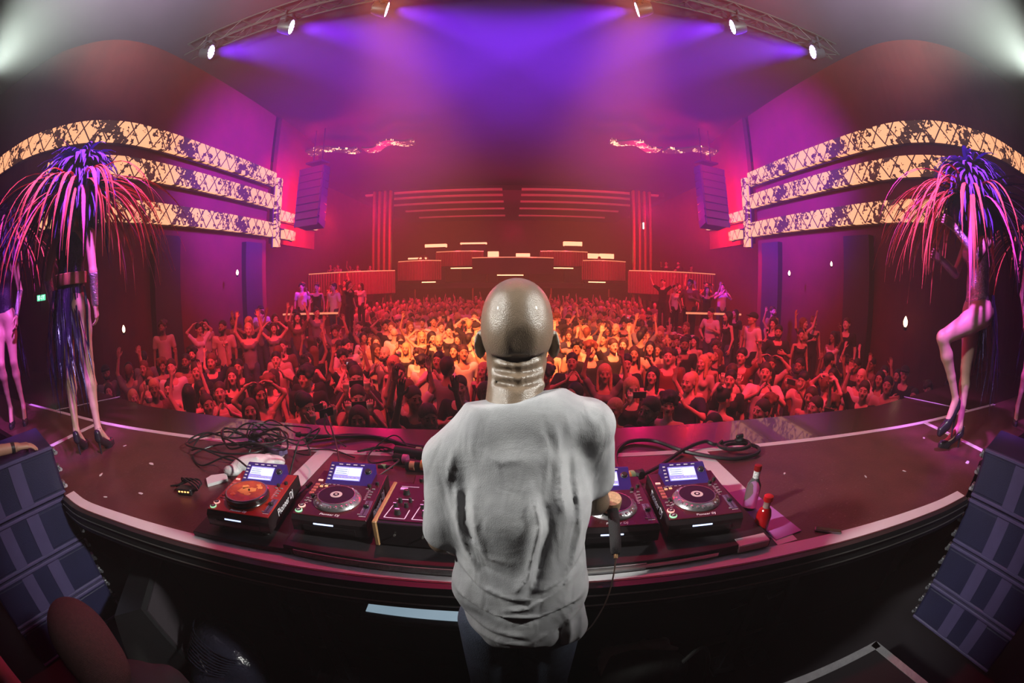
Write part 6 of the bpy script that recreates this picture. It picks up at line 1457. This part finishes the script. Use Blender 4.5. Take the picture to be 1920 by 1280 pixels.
def set_m(o, m, slot=0):
    o.material_slots[slot].link = 'OBJECT'; o.material_slots[slot].material = m
PH = MB().box((0, 0, 0), (0.075, 0.009, 0.15), bev=0.006).build('phone_tmp', M_phone).data
bpy.data.objects.remove(bpy.data.objects['phone_tmp'])
PHS = MB().box((0, 0.006, 0), (0.068, 0.002, 0.135)).build('screen_tmp', M_phs).data
bpy.data.objects.remove(bpy.data.objects['screen_tmp'])
used_labels = set(); NP = 0
GROUPN = 'people in the audience'
crng = random.Random(77)
def audience(x, y, z, yaw, where, sex=None, pose=None, bare=None, topc=None, hair=None, hairc=None, skin=None, h=1.0, feet=False, grp=GROUPN, parts=True):
    global NP
    for attempt in range(60):
        sx_ = sex or ('f' if crng.random() < 0.45 else 'm'); ps = pose if pose is not None else crng.choices(range(len(POSES)), (30, 8, 7, 4, 4, 6, 6, 9, 4, 7, 5))[0]
        br = bare if bare is not None else (sx_ == 'f' and crng.random() < 0.6)
        tc = topc or crng.choices(list(TOPS), (30, 16, 12, 12, 6, 8, 9, 6))[0]
        ha = hair or (crng.choices(('long', 'bun', 'curly', 'short'), (60, 15, 15, 10))[0] if sx_ == 'f' else crng.choices(('short', 'curly', 'cap', 'bald'), (66, 8, 12, 10))[0])
        hcx = hairc or crng.choices(list(HAIRC), (40, 30, 12, 18 if sx_ == 'f' else 6))[0]
        gar = ('vest' if br else 't-shirt')
        hl = {'long': 'long %s hair' % hcx, 'bun': '%s bun' % hcx, 'curly': 'curly %s hair' % hcx, 'short': 'short %s hair' % hcx, 'cap': 'dark cap', 'bald': 'shaved head'}[ha]
        lab = 'person in %s %s, %s, %s, %s' % (tc, gar, hl, POSES[ps][2], where)
        if lab not in used_labels: break
    used_labels.add(lab); NP += 1
    body, tp, tr, hm = proto(sx_, ps, br)
    hgt = h * crng.uniform(0.95, 1.06) * (0.95 if sx_ == 'f' else 1.0)
    r = empty('person', (x, y, z), yaw, lab, 'person', grp); r.scale = (hgt, hgt, hgt)
    sk = M_skins[skin or crng.choices(list(SKINS), (50, 35, 15))[0]]
    o = bpy.data.objects.new('body', body); COL.objects.link(o); o.parent = r; set_m(o, sk)
    o = bpy.data.objects.new('sleeveless_top' if br else 't_shirt', tp); COL.objects.link(o); o.parent = r; set_m(o, M_tops[tc])
    o = bpy.data.objects.new('trousers', tr); COL.objects.link(o); o.parent = r; set_m(o, M_trou['denim' if crng.random() < .3 else 'black'])
    if ha != 'bald':
        o = bpy.data.objects.new('cap' if ha == 'cap' else 'hair', HAIRM[ha]); COL.objects.link(o); o.parent = r; o.matrix_local = hm
        set_m(o, M_tops['black'] if ha == 'cap' else M_hair[hcx])
    if sx_ == 'm' and crng.random() < 0.35:
        o = bpy.data.objects.new('beard', BEARD); COL.objects.link(o); o.parent = r; o.matrix_local = hm; set_m(o, M_hair['black' if ha in ('cap', 'bald') else hcx])
    if ps == 5:
        ph = empty('smartphone', (0, 0, 0), 0, 'phone held up by %s, %s' % ('the person in ' + tc + ', ' + hl, where), 'phone', 'phones held up in the crowd')
        M = Matrix.Translation((x, y, z)) @ Matrix.Rotation(yaw, 4, 'Z') @ Matrix.Scale(hgt, 4) @ Matrix.Translation((0, -0.375, 1.665)) @ Matrix.Rotation(R(90), 4, 'Y')
        ph.matrix_world = M
        a = bpy.data.objects.new('phone_case', PH); COL.objects.link(a); a.parent = ph
        b2 = bpy.data.objects.new('phone_screen', PHS); COL.objects.link(b2); b2.parent = ph
    return r

def side_word(x, y):
    a = math.degrees(math.atan2(x, y))
    return 'far left' if a < -38 else 'left' if a < -17 else 'centre left' if a < -4 else 'centre' if a < 4 else 'centre right' if a < 17 else 'right' if a < 38 else 'far right'
def row_word(y):
    return 'front row' if y < 3.75 else 'second row' if y < 4.4 else 'third row' if y < 5.0 else 'fourth row' if y < 5.7 else 'fifth row' if y < 6.4 else 'sixth row' if y < 7.1 else 'middle rows' if y < 9.0 else 'rows beyond'

def yaw_to(x, y, j=25):   # turn so that -Y points at the performer
    d = Vector((0 - x, 1.0 - y)); return math.atan2(d.x, -d.y) + R(crng.uniform(-j, j))

# the packed floor
spots = []
y = 3.38; row = 0
while y < 24.0:
    dx = 0.60 + 0.010 * y; x = -7.0 + (0.3 if row % 2 else 0)
    while x < 7.05:
        px_, py_ = x + crng.uniform(-.07, .07), y + crng.uniform(-.08, .08)
        onp = (4.35 < abs(px_) and 5.75 < py_ < 16.2)
        narrow = abs(px_) > 6.7 and py_ > 3.9
        if not onp and not narrow and not (abs(px_) > 6.3 and py_ > 16): spots.append((px_, py_ + (0.28 if abs(px_) > 3.8 and row < 2 else 0)))
        x += dx
    y += 0.57 + 0.008 * y; row += 1
spots.sort(key=lambda p: p[1] + 0.0 * abs(p[0]))
NEAR = 238
for (x, y) in spots[:NEAR]:
    yw = yaw_to(x, y); back = crng.random() < 0.22
    w = '%s, %s' % (row_word(y), side_word(x, y))
    ps = crng.choices(range(len(POSES)), (36, 6, 7, 4, 2, 7, 7, 12, 0, 5, 1))[0]
    audience(x, y, FZ, yw + (R(160) if back else 0), w + (', back-turned' if back else ''), pose=ps)
# people on the side platforms and terraces
plat = [(-3.6, 7.9, 1.1), (-3.8, 7.0, 1.1)]
PL = [(-4.75, 6.5, 'f', 1), (-5.5, 6.6, 'm', 0), (-6.4, 6.8, 'f', 4), (-6.9, 7.6, 'f', 0), (-4.8, 7.5, 'f', 4), (-5.6, 7.7, 'f', 8), (-6.3, 8.0, 'm', 7), (-4.75, 8.5, 'f', 1), (-5.5, 8.7, 'f', 8), (-6.2, 9.1, 'm', 0), (-4.8, 9.6, 'f', 2), (-5.6, 9.9, 'm', 6), (-6.6, 9.7, 'm', 7), (-7.0, 6.2, 'm', 0)]
for (x, y, sx_, ps) in PL:
    audience(x, y, -0.45, yaw_to(x, y, 30), 'left platform' + (', front' if y < 7 else ', middle' if y < 8.8 else ', rear'), sex=sx_, pose=ps, feet=True, grp='people on the side platforms')
PR = [(4.75, 6.4, 'm', 10), (5.5, 6.6, 'f', 0), (6.2, 6.3, 'f', 3), (6.9, 6.6, 'm', 0), (4.8, 7.4, 'm', 0), (5.5, 7.6, 'f', 7), (6.3, 7.5, 'f', 8), (6.9, 7.8, 'f', 7), (4.8, 8.5, 'f', 0), (5.6, 8.7, 'm', 0), (6.4, 8.9, 'f', 2), (4.9, 9.6, 'm', 10), (5.8, 9.9, 'f', 0), (6.8, 9.5, 'm', 0)]
for (x, y, sx_, ps) in PR:
    audience(x, y, -0.45, yaw_to(x, y, 60), 'right platform' + (', front' if y < 7 else ', middle' if y < 8.8 else ', rear'), sex=sx_, pose=ps, feet=True, grp='people on the side platforms')
for sx_ in (-1, 1):
    for k in range(9):
        x = sx_ * (5.0 + (k * 0.83) % 2.3); y = 11.2 + k * 0.55
        audience(x, y, 0.15, yaw_to(x, y, 50), '%s terrace' % ('left' if sx_ < 0 else 'right') + (', by rail' if y < 12.8 else ', rear'), grp='people on the terraces')
# people behind the nearest balconies
for k, (x, y) in enumerate(((-10.0, 22.0), (-9.4, 21.7), (-8.8, 22.1), (-8.25, 21.75), (-7.7, 22.3), (8.3, 21.9), (9.0, 21.8), (9.9, 22.1), (-5.6, 26.6), (5.5, 26.6))):
    zf = 1.15 if abs(x) > 7 else 1.6
    audience(x, y, zf, yaw_to(x, y, 40), 'behind %s balcony rail' % ('left' if x < 0 else 'right') if abs(x) > 7 else 'on mezzanine, %s' % ('left' if x < 0 else 'right'), pose=4 if k == 8 else None, topc='white' if k in (1, 3) else None, grp='people behind the balcony rails', h=1.0)

# the rest of the floor, far back: one mass built from light bodies
def far_crowd():
    protos = []
    for k in range(6):
        up = k in (1, 3)
        P = [cap((0, 0, 0.95), (0, 0, 1.36), 0.15, 0.16, 0.04, (1.2, 0.8, 1)), cap((-0.13, 0, 1.40), (0.13, 0, 1.40), 0.07, 0.07, 0.04)]
        Ha = [ell((0, 0.0, 1.64), (0.082, 0.098, 0.115), 0.02), cap((0, 0, 1.42), (0, 0, 1.58), 0.055, 0.05, 0.02), cap((0, -0.09, 1.63), (0, -0.105, 1.61), 0.012, 0.014, 0.01)]
        Hr = [ell((0, 0.03, 1.685), (0.088, 0.095, 0.085), 0.02)] + ([cap((0, 0.07, 1.66), (0, 0.09, 1.45), 0.07, 0.05, 0.03)] if k % 2 else [])
        A = []
        for sx in (-1, 1):
            if up and not (k == 3 and sx < 0): A += [cap((sx * .19, 0, 1.42), (sx * .28, -.05, 1.62), 0.045, 0.038, .02), cap((sx * .28, -.05, 1.62), (sx * .22, -.08, 1.86), 0.038, 0.03, .02), cap((sx * .22, -.08, 1.86), (sx * .21, -.08, 1.97), 0.035, 0.025, .02)]
            else: A += [cap((sx * .19, 0, 1.42), (sx * .26, 0, 1.15), 0.05, 0.038, .02), cap((sx * .26, 0, 1.15), (sx * .16, -.2, 1.10), 0.036, 0.03, .02)]
        vs = []
        for Pz, v in ((P, 0.045), (Ha, 0.028), (Hr, 0.034), (A, 0.034)): vs.append(field_mesh(Pz, v))
        protos.append(vs)
    mats = [M_tops['black'], M_tops['white'], M_tops['grey'], M_tops['beige'], M_tops['tan'], M_skins['pale'], M_skins['tan'], M_skins['brown'], M_hair['black'], M_hair['brown'], M_hair['blond']]
    parts = []
    for (x, y) in spots[NEAR:]:
        pr = protos[crng.choices(range(6), (5, 2, 5, 1.5, 5, 5))[0]]; a = yaw_to(x, y, 40); h = crng.uniform(0.93, 1.06); sk = crng.choices((5, 6, 7), (5, 4, 1))[0]
        M = Matrix.Translation((x, y, FZ)) @ Matrix.Rotation(a, 4, 'Z') @ Matrix.Scale(h, 4)
        for (Vv, Qq), mi in zip(pr, (crng.choices((0, 1, 2, 3, 4), (8, 6, 4, 4, 3))[0], sk, crng.choices((8, 9, 10), (6, 3, 2))[0], sk)): parts.append((xform(Vv, M), Qq, mi))
    o = add_obj('far_crowd', np_mesh('far_crowd', parts, mats))
    tag(o, 'dense mass of small figures filling the rear dance floor up to the balconies', 'crowd', kind='stuff')
far_crowd()
